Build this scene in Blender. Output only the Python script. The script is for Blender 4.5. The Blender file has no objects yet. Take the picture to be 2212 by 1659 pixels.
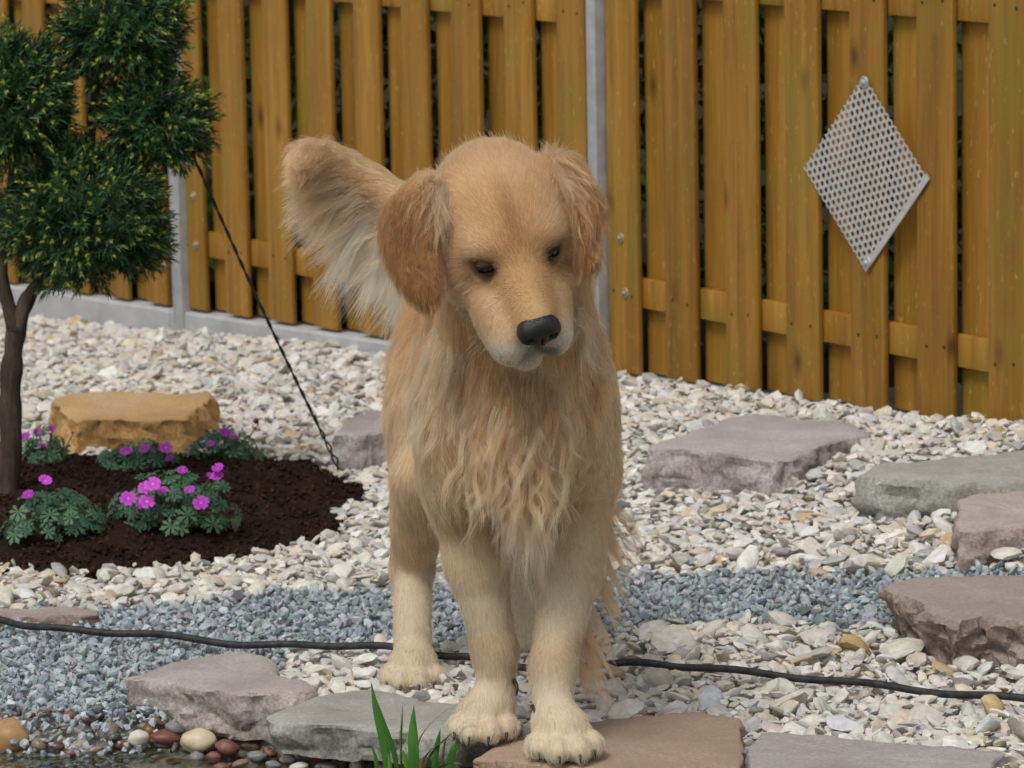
import bpy, bmesh, math, random
import numpy as np
from mathutils import Vector, Matrix, noise

# ------------------------------------------------------------------ camera
F = 9053.8            # focal length in pixels of a 2212 px wide picture
PITCH, ROLL, H = 0.16383, 0.018563, 1.33
CX, CY = 1106.0, 829.5
sc = bpy.context.scene
col = sc.collection
cp, sp_, cr, sr = math.cos(PITCH), math.sin(PITCH), math.cos(ROLL), math.sin(ROLL)
UP0 = np.array([0, sp_, cp]); FWD = np.array([0, cp, -sp_]); X0 = np.array([1.0, 0, 0])
RIGHT = cr * X0 - sr * UP0
UPV = sr * X0 + cr * UP0
cam = bpy.data.cameras.new('camera'); camo = bpy.data.objects.new('camera', cam); col.objects.link(camo)
cam.sensor_width = 36.0; cam.lens = F / 2212 * 36.0; cam.clip_start = 0.05; cam.clip_end = 500
m = Matrix.Identity(4)
for i in range(3):
    m[i][0], m[i][1], m[i][2] = RIGHT[i], UPV[i], -FWD[i]
m[2][3] = H
camo.matrix_world = m
cam.dof.use_dof = True; cam.dof.focus_distance = 5.15; cam.dof.aperture_fstop = 16
sc.camera = camo

# ------------------------------------------------------------------ light: bright overcast
SUN_EL, SUN_AZ = math.radians(58), math.radians(-150)      # azimuth from +Y, behind the camera's left shoulder
world = bpy.data.worlds.new('World'); sc.world = world; world.use_nodes = True
wn = world.node_tree.nodes; wl = world.node_tree.links
sky = wn.new('ShaderNodeTexSky'); sky.sky_type = 'NISHITA'; sky.sun_disc = False
sky.sun_elevation = SUN_EL; sky.sun_rotation = SUN_AZ; sky.dust_density = 4.0; sky.air_density = 1.0
hs = wn.new('ShaderNodeHueSaturation'); hs.inputs['Saturation'].default_value = 0.22
wl.new(sky.outputs[0], hs.inputs['Color']); wl.new(hs.outputs[0], wn['Background'].inputs['Color'])
wn['Background'].inputs['Strength'].default_value = 0.11
sun = bpy.data.lights.new('sun', 'SUN'); suno = bpy.data.objects.new('sun', sun); col.objects.link(suno)
sun.energy = 1.4; sun.angle = math.radians(18); sun.color = (1.0, 0.96, 0.9)
sd = Vector((math.sin(SUN_AZ) * math.cos(SUN_EL), math.cos(SUN_AZ) * math.cos(SUN_EL), math.sin(SUN_EL)))
suno.rotation_euler = sd.to_track_quat('Z', 'Y').to_euler()
sc.view_settings.view_transform = 'Standard'; sc.view_settings.look = 'None'
sc.view_settings.exposure = 0.06; sc.view_settings.gamma = 1.0
sc.render.engine = 'CYCLES'
sc.cycles.use_denoising = True
sc.cycles.max_bounces = 10; sc.cycles.diffuse_bounces = 5; sc.cycles.glossy_bounces = 3
sc.cycles.transmission_bounces = 8; sc.cycles.transparent_max_bounces = 12
sc.cycles_curves.shape = 'RIBBONS'

# ------------------------------------------------------------------ helpers
rng = np.random.default_rng(7)
random.seed(7)

def ray(px, py):
    d = FWD + RIGHT * ((px - CX) / F) - UPV * ((py - CY) / F)
    return d
def onz(px, py, h=0.0):
    r = ray(px, py); t = (h - H) / r[2]
    return r * t + np.array([0, 0, H])
def ony(px, py, Y):
    r = ray(px, py); t = Y / r[1]
    return r * t + np.array([0, 0, H])

def link(o, parent=None):
    col.objects.link(o)
    if parent is not None: o.parent = parent
    return o
def tag(o, label=None, cat=None, group=None, kind=None):
    if label: o['label'] = label
    if cat: o['category'] = cat
    if group: o['group'] = group
    if kind: o['kind'] = kind
    return o
def empty(name, loc=(0, 0, 0), rz=0.0):
    o = bpy.data.objects.new(name, None); o.location = loc; o.rotation_euler = (0, 0, rz)
    o.empty_display_size = .05
    return link(o)
def mesh_np(name, verts, faces, mat=None, smooth=True, colors=None, angle=None):
    """verts (n,3), faces (m,k) of one size k; optional per-vertex rgb"""
    me = bpy.data.meshes.new(name)
    verts = np.asarray(verts, dtype=np.float32); faces = np.asarray(faces, dtype=np.int32)
    nf, k = faces.shape
    me.vertices.add(len(verts)); me.vertices.foreach_set('co', verts.ravel())
    me.loops.add(nf * k); me.loops.foreach_set('vertex_index', faces.ravel())
    me.polygons.add(nf)
    me.polygons.foreach_set('loop_start', np.arange(0, nf * k, k, dtype=np.int32))
    me.polygons.foreach_set('loop_total', np.full(nf, k, dtype=np.int32))
    me.polygons.foreach_set('use_smooth', np.full(nf, smooth, dtype=bool))
    me.update(calc_edges=True); me.validate()
    if colors is not None:
        a = me.color_attributes.new('Col', 'FLOAT_COLOR', 'POINT')
        c = np.ones((len(verts), 4), dtype=np.float32); c[:, :3] = colors
        a.data.foreach_set('color', c.ravel())
    if angle is not None: me.set_sharp_from_angle(angle=angle)
    if mat: me.materials.append(mat)
    return me
def bm_mesh(name, bm, mat=None, smooth=False, angle=None):
    me = bpy.data.meshes.new(name); bm.normal_update(); bm.to_mesh(me); bm.free()
    if smooth:
        for p in me.polygons: p.use_smooth = True
    if angle is not None: me.set_sharp_from_angle(angle=angle)
    if mat: me.materials.append(mat)
    return me
def obj(name, me, parent=None, loc=None):
    o = bpy.data.objects.new(name, me)
    if loc is not None: o.location = loc
    return link(o, parent)
def smoothstep(a, b, x):
    t = np.clip((x - a) / (b - a), 0, 1); return t * t * (3 - 2 * t)
def in_poly(x, y, poly):
    x = np.asarray(x); y = np.asarray(y); inside = np.zeros(x.shape, bool)
    n = len(poly)
    for i in range(n):
        x1, y1 = poly[i][:2]; x2, y2 = poly[(i + 1) % n][:2]
        c = ((y1 > y) != (y2 > y)) & (x < (x2 - x1) * (y - y1) / (y2 - y1 + 1e-12) + x1)
        inside ^= c
    return inside
def tube(pts, radii, seg=10, cap=True):
    """verts, quads of a tube along pts"""
    pts = np.asarray(pts, float); n = len(pts)
    if np.isscalar(radii): radii = np.full(n, radii)
    t = np.gradient(pts, axis=0); t /= np.linalg.norm(t, axis=1)[:, None] + 1e-12
    ref = np.array([0.3, 0.2, 1.0]); ref /= np.linalg.norm(ref)
    if abs(t[0] @ ref) > .95: ref = np.array([1.0, 0, 0.1])
    V = []; u = np.cross(t[0], ref); u /= np.linalg.norm(u)
    for i in range(n):
        u = u - t[i] * (u @ t[i]); u /= np.linalg.norm(u); w = np.cross(t[i], u)
        a = np.linspace(0, 2 * np.pi, seg, endpoint=False)
        V.append(pts[i] + radii[i] * (np.cos(a)[:, None] * u + np.sin(a)[:, None] * w))
    V = np.concatenate(V); Fq = []
    for i in range(n - 1):
        for j in range(seg):
            a = i * seg + j; b = i * seg + (j + 1) % seg
            Fq.append((a, b, b + seg, a + seg))
    if cap:
        c0 = len(V); V = np.vstack([V, pts[0], pts[-1]])
        for j in range(seg):
            Fq.append((c0, (j + 1) % seg, j, j)); b = (n - 1) * seg
            Fq.append((c0 + 1, b + j, b + (j + 1) % seg, b + (j + 1) % seg))
    return V, Fq
def poly_mesh(name, V, Fc, mat=None, smooth=True, angle=None):
    me = bpy.data.meshes.new(name)
    Fc = [tuple(dict.fromkeys(int(i) for i in f)) for f in Fc]
    me.from_pydata([tuple(map(float, v)) for v in V], [], Fc); me.update()
    if smooth:
        for p in me.polygons: p.use_smooth = True
    if angle is not None: me.set_sharp_from_angle(angle=angle)
    if mat: me.materials.append(mat)
    return me
def spline(pts, n):
    """Catmull-Rom resample"""
    P = np.asarray(pts, float); P = np.vstack([2 * P[0] - P[1], P, 2 * P[-1] - P[-2]])
    out = []; k = len(P) - 3
    for t in np.linspace(0, k, n):
        i = min(int(t), k - 1); f = t - i
        p0, p1, p2, p3 = P[i:i + 4]
        out.append(.5 * (2 * p1 + (p2 - p0) * f + (2 * p0 - 5 * p1 + 4 * p2 - p3) * f ** 2 + (3 * p1 - p0 - 3 * p2 + p3) * f ** 3))
    return np.array(out)

# ------------------------------------------------------------------ material helpers
class NT:
    def __init__(s, name):
        s.m = bpy.data.materials.new(name); s.m.use_nodes = True
        s.n = s.m.node_tree.nodes; s.l = s.m.node_tree.links
        s.b = s.n['Principled BSDF']
    def node(s, t, **kw):
        n = s.n.new(t)
        for k, v in kw.items():
            if k in n.inputs: n.inputs[k].default_value = v
            else: setattr(n, k, v)
        return n
    def link(s, a, b): s.l.new(a, b)
    def noise(s, vec, scale, detail=4.0, rough=.55, dist=0.0):
        n = s.node('ShaderNodeTexNoise'); n.inputs['Scale'].default_value = scale
        n.inputs['Detail'].default_value = detail; n.inputs['Roughness'].default_value = rough
        n.inputs['Distortion'].default_value = dist
        if vec is not None: s.link(vec, n.inputs['Vector'])
        return n.outputs['Fac']
    def ramp(s, fac, stops):
        r = s.node('ShaderNodeValToRGB'); e = r.color_ramp.elements
        while len(e) < len(stops): e.new(.5)
        for el, (p, c) in zip(e, stops):
            el.position = p; el.color = (*c, 1) if len(c) == 3 else c
        s.link(fac, r.inputs['Fac']); return r.outputs['Color']
    def mix(s, fac, a, b, mode='MIX'):
        n = s.node('ShaderNodeMix', data_type='RGBA', blend_type=mode)
        for i, v in ((0, fac), (6, a), (7, b)):
            if hasattr(v, 'is_linked') or hasattr(v, 'links'): s.link(v, n.inputs[i])
            else: n.inputs[i].default_value = v if i == 0 else (*v, 1)
        return n.outputs[2]
    def bump(s, h, strength=.3, dist=.01):
        n = s.node('ShaderNodeBump'); n.inputs['Strength'].default_value = strength
        n.inputs['Distance'].default_value = dist; s.link(h, n.inputs['Height'])
        s.link(n.outputs[0], s.b.inputs['Normal'])
    def set(s, color=None, rough=None, spec=None, metal=None):
        if color is not None:
            if isinstance(color, tuple): s.b.inputs['Base Color'].default_value = (*color, 1)
            else: s.link(color, s.b.inputs['Base Color'])
        if rough is not None: s.b.inputs['Roughness'].default_value = rough
        if spec is not None: s.b.inputs['Specular IOR Level'].default_value = spec
        if metal is not None: s.b.inputs['Metallic'].default_value = metal
        return s.m
def g255(r, g, b):
    f = lambda c: (c / 255 / 12.92) if c <= 10 else ((c / 255 + .055) / 1.055) ** 2.4
    return (f(r), f(g), f(b))
def objcoord(nt, scale=(1, 1, 1), rnd=True):
    tc = nt.node('ShaderNodeTexCoord'); mp = nt.node('ShaderNodeMapping')
    mp.inputs['Scale'].default_value = scale
    nt.link(tc.outputs['Object'], mp.inputs['Vector'])
    if rnd:
        oi = nt.node('ShaderNodeObjectInfo'); mu = nt.node('ShaderNodeMath', operation='MULTIPLY')
        mu.inputs[1].default_value = 40.0; nt.link(oi.outputs['Random'], mu.inputs[0])
        cb = nt.node('ShaderNodeCombineXYZ')
        for i in range(3): nt.link(mu.outputs[0], cb.inputs[i])
        nt.link(cb.outputs[0], mp.inputs['Location'])
    return mp.outputs[0]
# ------------------------------------------------------------------ fence line (the ground follows it)
AL = 0.97469
FO = np.array([-0.60817, 8.94182]); FD = np.array([math.cos(AL), -math.sin(AL)]); FN = np.array([-math.sin(AL), -math.cos(AL)])
def fence_pt(s, z, d=0.0):
    """d: distance behind the rail's front face"""
    p = FO + FD * s - FN * d
    return np.array([p[0], p[1], z])

def bank_y(x):
    P = [onz(px, py, -.015) for px, py in [(-500, 1560), (-100, 1570), (30, 1580), (160, 1588), (280, 1578), (420, 1570), (560, 1575), (700, 1600), (850, 1615), (1000, 1625), (1300, 1690), (2400, 1740)]]
    P = np.array(P); return np.interp(x, P[:, 0], P[:, 1])
def ground_z(x, y):
    x = np.asarray(x, float); y = np.asarray(y, float)
    dx = x - FO[0]; dy = y - FO[1]
    s = dx * FD[0] + dy * FD[1]; d = dx * FN[0] + dy * FN[1]
    zf = -.036 + .062 * np.clip(s, -1.5, 4)
    w = 1 - smoothstep(.0, 1.0, d)
    z = zf * w
    e = bank_y(x) - y
    z = z - smoothstep(-.03, .07, e) * np.interp(x, [-.40, -.24], [.062, .034]) - smoothstep(.1, .5, e) * .07
    z = z + .006 * np.sin(x * 5.1 + y * 3.3) * np.cos(y * 4.2 - x * 2)
    return z

def ong(px, py, dz=0.0):
    """where the sight line through a pixel meets the ground (raised by dz)"""
    z = 0.0
    for _ in range(12):
        p = onz(px, py, z + dz); z = .5 * z + .5 * float(ground_z(p[0], p[1]))
    return onz(px, py, z + dz)

SOIL_PX = [(-260, 1020), (-60, 1000), (60, 985), (160, 992), (300, 992), (430, 988), (520, 985), (590, 1000), (640, 996), (690, 1010), (730, 1035), (795, 1058),
           (770, 1080), (738, 1105), (735, 1148), (650, 1178), (520, 1210), (390, 1233), (250, 1243), (110, 1250), (0, 1235), (-120, 1240), (-280, 1200)]
SOIL = [ong(a, b) for a, b in SOIL_PX]
BLUE_PX = [(-500, 1330), (0, 1328), (215, 1330), (330, 1322), (480, 1300), (560, 1290), (700, 1284), (860, 1272), (960, 1278), (1120, 1262), (1320, 1246), (1600, 1244), (1900, 1240),
           (2250, 1228), (2500, 1230), (2500, 1350), (2000, 1380), (1940, 1368), (1860, 1352), (1700, 1346), (1590, 1352), (1480, 1366), (1330, 1384), (1180, 1398), (1000, 1404), (840, 1404),
           (700, 1412), (640, 1428), (600, 1440), (560, 1480), (330, 1600), (280, 1690), (-500, 1690)]
BLUE = [ong(a, b) for a, b in BLUE_PX]

# ------------------------------------------------------------------ stone materials
def mat_vcol(name, rough=.75, bump=.25, scale=90, var=.25, spec=.3):
    nt = NT(name); at = nt.node('ShaderNodeAttribute', attribute_name='Col')
    tc = nt.node('ShaderNodeTexCoord')
    n = nt.noise(tc.outputs['Object'], scale, 6)
    c = nt.mix(1.0, at.outputs['Color'], nt.ramp(n, [(.3, (1 - var,) * 3), (.7, (1 + var * .35,) * 3)]), 'MULTIPLY')
    nt.bump(n, bump, .004)
    return nt.set(c, rough, spec)
M_GRAVEL = mat_vcol('limestone_gravel', .8)
M_BLUE = mat_vcol('blue_chippings', .7, .3, 220, .3)
def mat_ground():
    nt = NT('gravel_bedding'); tc = nt.node('ShaderNodeTexCoord')
    n = nt.noise(tc.outputs['Object'], 60, 6)
    v = nt.node('ShaderNodeTexVoronoi'); v.inputs['Scale'].default_value = 45; nt.link(tc.outputs['Object'], v.inputs['Vector'])
    c = nt.ramp(n, [(.3, (.34, .32, .275)), (.7, (.54, .51, .45))]); nt.bump(v.outputs['Distance'], .6, .01)
    return nt.set(c, .9, .2)
M_GROUND = mat_ground()
def mat_soil():
    nt = NT('dark_mulch'); tc = nt.node('ShaderNodeTexCoord')
    n = nt.noise(tc.outputs['Object'], 70, 8, .7); n2 = nt.noise(tc.outputs['Object'], 9, 3)
    c = nt.ramp(n, [(.25, (.010, .006, .004)), (.55, (.035, .018, .011)), (.8, (.075, .042, .024))])
    c = nt.mix(.6, c, nt.ramp(n2, [(.3, (.5, .5, .5)), (.7, (1.3, 1.2, 1.1))]), 'MULTIPLY')
    nt.bump(n, .9, .02); return nt.set(c, .95, .15)
M_SOIL = mat_soil()

# ------------------------------------------------------------------ ground sheet, fine in view and coarse out to the horizon
def axis(lo, hi, step, far):
    a = list(np.arange(lo, hi + 1e-6, step)); k = step
    left, right = [lo], [hi]
    while abs(left[-1]) < far: k *= 1.6; left.append(left[-1] - k)
    k = step
    while right[-1] < far: k *= 1.6; right.append(right[-1] + k)
    return np.array(left[:0:-1] + a + right[1:])
gx = axis(-2.6, 2.6, .04, 150); gy = axis(4.2, 10.5, .04, 150)
GX, GY = np.meshgrid(gx, gy); GZ = ground_z(GX, GY) - .012
V = np.stack([GX.ravel(), GY.ravel(), GZ.ravel()], 1)
nx, ny = len(gx), len(gy)
I = np.arange(nx * ny).reshape(ny, nx)
Fq = np.stack([I[:-1, :-1].ravel(), I[:-1, 1:].ravel(), I[1:, 1:].ravel(), I[1:, :-1].ravel()], 1)
tag(obj('ground', mesh_np('ground', V, Fq, M_GROUND)), kind='structure')

# ------------------------------------------------------------------ pond water
def mat_water():
    nt = NT('pond_water')
    b = nt.b; b.inputs['Base Color'].default_value = (.55, .62, .5, 1); b.inputs['Transmission Weight'].default_value = 1.0
    b.inputs['IOR'].default_value = 1.33; b.inputs['Roughness'].default_value = .02
    tc = nt.node('ShaderNodeTexCoord'); n = nt.noise(tc.outputs['Object'], 22, 3); nt.bump(n, .25, .006)
    return nt.m
WATER_Z = -.036
wx = np.linspace(-3, 3, 60); WV = []; WF = []
for i, x in enumerate(wx):
    WV += [(x, float(bank_y(x)) + .1, WATER_Z), (x, -3.0, WATER_Z)]
for i in range(len(wx) - 1): WF.append((2 * i, 2 * i + 1, 2 * i + 3, 2 * i + 2))
tag(obj('water', poly_mesh('water', WV, WF, mat_water())), kind='structure')

# ------------------------------------------------------------------ boulders and slabs (defined before the gravel so that stones keep clear of them)
def mat_rock(name, base, dark, light, tint=None, scale=9.0, speck=.7, rough=.85, tint_lo=.52):
    nt = NT(name); v = objcoord(nt)
    n1 = nt.noise(v, scale, 8, .62); n2 = nt.noise(v, 190, 5, .78); n3 = nt.noise(v, scale * .5, 3, .5, .6)
    c = nt.ramp(n1, [(.28, dark), (.5, base), (.72, light)])
    if tint: c = nt.mix(nt.ramp(n3, [(tint_lo, (0, 0, 0)), (tint_lo + .16, (1, 1, 1))]), c, tint)
    c = nt.mix(speck, c, nt.ramp(n2, [(.34, (.42, .40, .39)), (.5, (1, 1, 1)), (.64, (1.55, 1.53, 1.5)), (.74, (2.1, 2.1, 2.05))]), 'MULTIPLY')
    # faces that point upwards are mixed paler than the sides
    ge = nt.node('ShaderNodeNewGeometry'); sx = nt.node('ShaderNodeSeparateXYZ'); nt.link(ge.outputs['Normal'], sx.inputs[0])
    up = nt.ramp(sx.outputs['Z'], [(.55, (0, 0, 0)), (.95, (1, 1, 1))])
    paler_top = nt.mix(.5, c, light)
    c = nt.mix(up, c, paler_top)
    ad = nt.node('ShaderNodeMath', operation='ADD'); nt.link(n1, ad.inputs[0]); nt.link(n2, ad.inputs[1])
    nt.bump(ad.outputs[0], .6, .0028)
    return nt.set(c, rough, .25)
ROCK_PINK = mat_rock('pink_porphyry', (.32, .28, .272), (.165, .14, .135), (.47, .44, .435))
ROCK_ROSE = mat_rock('rose_porphyry', (.37, .295, .27), (.18, .145, .13), (.49, .43, .41), (.36, .335, .31))
ROCK_GREY = mat_rock('grey_greywacke', (.27, .265, .235), (.12, .115, .10), (.43, .42, .385), scale=11)
ROCK_OCHRE = mat_rock('ochre_sandstone', (.46, .27, .095), (.21, .12, .05), (.54, .375, .205), (.42, .31, .25), scale=7, tint_lo=.56)
ROCK_BROWN = mat_rock('brown_sandstone', (.29, .23, .195), (.14, .11, .092), (.40, .345, .315), scale=8)
ROCK_TAN = mat_rock('tan_slab', (.33, .235, .165), (.19, .135, .10), (.42, .315, .235), (.30, .245, .22), scale=6)
ROCK_PURPLE = mat_rock('purple_slab', (.30, .268, .264), (.155, .13, .13), (.41, .38, .373), scale=8)
ROCK_FORE = mat_rock('mauve_slab', (.335, .29, .268), (.155, .125, .11), (.45, .41, .395), (.34, .235, .10), scale=9, tint_lo=.60)

BOULDER_POLYS = []
def boulder(px, zt, zb, mat, label, name='boulder', rough=.008, edge=.012, flare=1.03, foot=.97, seed=0, jag=.006, tilt=(0, 0), ztop_var=.004):
    fx, fy = max(px, key=lambda q: q[1])
    g = ong(fx, fy, zt); gz = float(ground_z(g[0], g[1])) if g[1] > bank_y(g[0]) + .12 else 0.0
    zt += gz; zb += gz
    P = np.array([onz(a, b, zt) for a, b in px])[:, :2]
    c = P.mean(0)
    # resample outline evenly
    Q = np.vstack([P, P[:1]]); L = np.r_[0, np.cumsum(np.linalg.norm(np.diff(Q, axis=0), axis=1))]
    n = 180; t = np.linspace(0, L[-1], n, endpoint=False)
    O = np.stack([np.interp(t, L, Q[:, 0]), np.interp(t, L, Q[:, 1])], 1)
    for _ in range(2): O = .25 * np.roll(O, 1, 0) + .5 * O + .25 * np.roll(O, -1, 0)
    BOULDER_POLYS.append(O)
    area = abs(.5 * np.sum(O[:, 0] * np.roll(O[:, 1], -1) - O[:, 1] * np.roll(O[:, 0], -1)))
    R = math.sqrt(area / math.pi); h = zt - zb
    rings = []
    e = min(edge, .3 * R, .45 * h)
    def ring(scale_abs, z): # inset by absolute distance toward the centroid
        d = O - c; l = np.linalg.norm(d, axis=1)[:, None]
        return np.column_stack([c + d * (1 - scale_abs / l), np.full(n, z)])
    for f in (.12, .3, .5, .7, .85): rings.append(np.column_stack([c + (O - c) * f * (1 - e / R), np.full(n, zt)]))
    rings.append(ring(e, zt)); rings.append(ring(e * .45, zt - e * .12)); rings.append(ring(e * .1, zt - e * .42)); rings.append(ring(0, zt - e))
    for f in np.linspace(.08, 1, 14):
        sc_ = 1 + (flare - 1) * math.sin(min(1, f * 1.2) * math.pi * .8) + (foot - 1) * f
        rings.append(np.column_stack([c + (O - c) * sc_, np.full(n, (zt - e) * (1 - f) + zb * f)]))
    V = [np.array([[c[0], c[1], zt]])] + rings; V = np.vstack(V)
    # displacement
    for i in range(len(V)):
        p = Vector(V[i]) * 1.0
        side = min(1.0, max(0.0, (zt - V[i][2]) / (e + 1e-6)))
        nz = noise.noise_vector((p + Vector((seed * 3.7, 0, 0))) * 14)
        nf = noise.noise_vector((p + Vector((seed * 3.7, 5, 0))) * 38) + .6 * noise.noise_vector((p + Vector((seed * 3.7, 5, 0))) * 95)
        amp = rough * (.3 + .7 * side)
        vd = noise.voronoi(Vector(((p.x + seed * 3.7) * 16, (p.y + 2) * 16, p.z * 24)))[0]; ch = (vd[1] - vd[0] - .25) * .016 * side
        dx_, dy_ = V[i][0] - c[0], V[i][1] - c[1]; dl = math.hypot(dx_, dy_) + 1e-6; V[i][0] += dx_ / dl * ch; V[i][1] += dy_ / dl * ch
        V[i][0] += nz.x * amp * 1.6 + nf.x * jag * side; V[i][1] += nz.y * amp * 1.6 + nf.y * jag * side
        V[i][2] += nz.z * (ztop_var if side < .5 else amp * .5) + nf.z * .0022
        V[i][2] += (V[i][0] - c[0]) * tilt[0] + (V[i][1] - c[1]) * tilt[1]
    Fc = [(0, 1 + j, 1 + (j + 1) % n) for j in range(n)]
    for r in range(len(rings) - 1):
        for j in range(n):
            a = 1 + r * n + j; b = 1 + r * n + (j + 1) % n
            Fc.append((a, a + n, b + n, b))
    V -= np.array([c[0], c[1], zb])
    me = poly_mesh(name, V, Fc, mat, True, math.radians(32))
    o = obj(name, me, None, (c[0], c[1], zb))
    return tag(o, label, 'stone', 'natural stones set in the gravel')
boulder([(111, 861), (153, 849), (284, 846), (445, 849), (460, 862), (420, 890), (402, 907), (320, 905), (230, 903), (157, 907), (127, 880)], .066, -.02, ROCK_OCHRE,
        'squared ochre yellow sandstone block behind the purple flowers', seed=1, foot=1.10, flare=1.0, jag=.006, edge=.008)
boulder([(719, 936), (733, 918), (767, 895), (813, 884), (900, 886), (930, 905), (900, 930), (820, 930), (760, 936)], .072, -.02, ROCK_PINK,
        'mauve stone block half hidden behind the dog, beside the foot of the wire', seed=2, flare=1.02, foot=1.02)
boulder([(1392, 966), (1489, 931), (1588, 899), (1636, 893), (1755, 903), (1846, 914), (1886, 934), (1818, 949), (1763, 969), (1723, 986), (1667, 993), (1572, 983), (1473, 969)], .062, -.02, ROCK_PINK,
        'large mauve stone slab with a flat top lying near the fence boards', seed=3, foot=1.04, jag=.008)
boulder([(1838, 1024), (1874, 1000), (2009, 986), (2212, 966), (2420, 962), (2470, 1010), (2400, 1040), (2212, 1036), (2068, 1042), (1930, 1036)], .054, -.02, ROCK_GREY,
        'long flat grey stone slab behind the rosy block', seed=4, edge=.03)
boulder([(2062, 1076), (2108, 1063), (2212, 1060), (2330, 1062), (2380, 1100), (2330, 1135), (2212, 1134), (2130, 1140), (2066, 1142)], .067, -.02, ROCK_ROSE,
        'rosy stone block with a pale weathered side between the grey slab and the brown one', seed=5, foot=1.0)
boulder([(1916, 1253), (1969, 1245), (2100, 1240), (2212, 1238), (2400, 1240), (2430, 1330), (2330, 1352), (2212, 1346), (2128, 1326), (2072, 1337), (2001, 1310), (1922, 1274)], .064, -.02, ROCK_BROWN,
        'big brown stone slab with a ragged broken edge beside the blue chippings', seed=6, jag=.012, foot=.90, flare=1.0)
boulder([(-160, 1306), (0, 1311), (120, 1311), (214, 1316), (216, 1326), (120, 1330), (0, 1330), (-160, 1326)], .022, -.03, ROCK_BROWN,
        'low reddish brown stone edge sunk between white gravel and blue chippings', seed=7, edge=.008, rough=.003)
boulder([(265, 1457), (399, 1421), (518, 1402), (556, 1407), (599, 1427), (604, 1449), (640, 1464), (696, 1484), (652, 1492), (570, 1496), (499, 1495), (414, 1480), (326, 1467)], .045, -.022, ROCK_FORE,
        'mauve angular slab with an ochre stain on its side overhanging the pond', name='stone_slab', seed=8, jag=.006, foot=.97)
boulder([(572, 1542), (629, 1518), (710, 1497), (787, 1490), (850, 1494), (940, 1512), (1060, 1530), (1132, 1558), (1132, 1574), (1078, 1574), (1000, 1587), (904, 1582), (788, 1571), (690, 1566), (600, 1557)], .032, -.014, ROCK_GREY,
        'grey speckled slab at the pond edge under one front paw', name='stone_slab', seed=9, jag=.004, foot=.95)
boulder([(1012, 1643), (1071, 1606), (1138, 1581), (1273, 1558), (1400, 1544), (1509, 1535), (1602, 1549), (1607, 1604), (1600, 1690), (1500, 1700), (1284, 1662), (1116, 1646)], .030, -.004, ROCK_TAN,
        'tan brown flat slab at the pond edge with a paw resting on it', name='stone_slab', seed=10, edge=.008, jag=.003, rough=.003, foot=.93, ztop_var=.002)
boulder([(1613, 1612), (1645, 1578), (1780, 1588), (1924, 1600), (2100, 1617), (2172, 1626), (2150, 1646), (2120, 1690), (1900, 1692), (1700, 1680), (1617, 1660)], .026, -.01, ROCK_PURPLE,
        'flat purple grey slab across the joint from the tan one', name='stone_slab', seed=11, edge=.008, jag=.003, rough=.003, ztop_var=.002)

# ------------------------------------------------------------------ gravel
def ico(sub):
    bm = bmesh.new(); bmesh.ops.create_icosphere(bm, subdivisions=sub, radius=1)
    V = np.array([v.co[:] for v in bm.verts]); Fc = np.array([[v.index for v in f.verts] for f in bm.faces]); bm.free()
    return V, Fc
def stone_protos(sub, count, cuts, lo, hi):
    V0, F0 = ico(sub); out = []
    for k in range(count):
        V = V0.copy()
        for c in range(cuts):
            n = rng.normal(size=3); n /= np.linalg.norm(n); d = rng.uniform(lo, hi)
            ex = np.maximum(V @ n - d, 0); V = V - ex[:, None] * n
        V *= np.array([1, rng.uniform(.55, .9), rng.uniform(.22, .48)])
        V -= V.mean(0); out.append(V / np.abs(V[:, 0]).max())
    return np.array(out), F0
def scatter_mesh(name, pos, size, protos, faces, colors, mat, tilt=.45, angle=None):
    n = len(pos); k = rng.integers(0, len(protos), n)
    yaw = rng.uniform(0, 2 * np.pi, n); tx = rng.normal(0, tilt, n); ty = rng.normal(0, tilt, n)
    def R(ax, a):
        c, s = np.cos(a), np.sin(a); M = np.zeros((n, 3, 3)); i, j = [(1, 2), (2, 0), (0, 1)][ax]
        M[:, ax, ax] = 1; M[:, i, i] = c; M[:, j, j] = c; M[:, i, j] = -s; M[:, j, i] = s; return M
    M = R(2, rng.uniform(0, 2 * np.pi, n)) @ R(0, tx) @ R(1, ty) @ R(2, yaw)
    V = np.einsum('nij,nvj->nvi', M, protos[k]) * size[:, None, None] + pos[:, None, :]
    nv = protos.shape[1]
    Fc = (faces[None] + (np.arange(n) * nv)[:, None, None]).reshape(-1, 3)
    C = np.repeat(colors, nv, axis=0)
    return mesh_np(name, V.reshape(-1, 3), Fc, mat, True, C, angle)
def jitter_grid(x0, x1, y0, y1, step, amt=.5):
    X, Y = np.meshgrid(np.arange(x0, x1, step), np.arange(y0, y1, step))
    X = X + rng.uniform(-amt, amt, X.shape) * step; Y = Y + rng.uniform(-amt, amt, Y.shape) * step
    return X.ravel(), Y.ravel()
def in_view(x, y, margin=.3):
    return (x < .1235 * y + margin + .1) & (x > -.1235 * y - margin - .35 * smoothstep(6, 8, y) - .1)
def clear_of_boulders(x, y, shrink=.97):
    ok = np.ones(len(x), bool)
    for O in BOULDER_POLYS:
        c = O.mean(0); ok &= ~in_poly(x, y, c + (O - c) * shrink)
    return ok
def front_of_fence(x, y, gap=.02):
    return ((x - FO[0]) * FN[0] + (y - FO[1]) * FN[1]) > gap
def edge_noise(x, y, a, f=14): return a * np.sin(x * f + 3 * np.sin(y * f * .7)) , a * np.cos(y * f * 1.1 + 2 * np.sin(x * f * .9))
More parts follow.
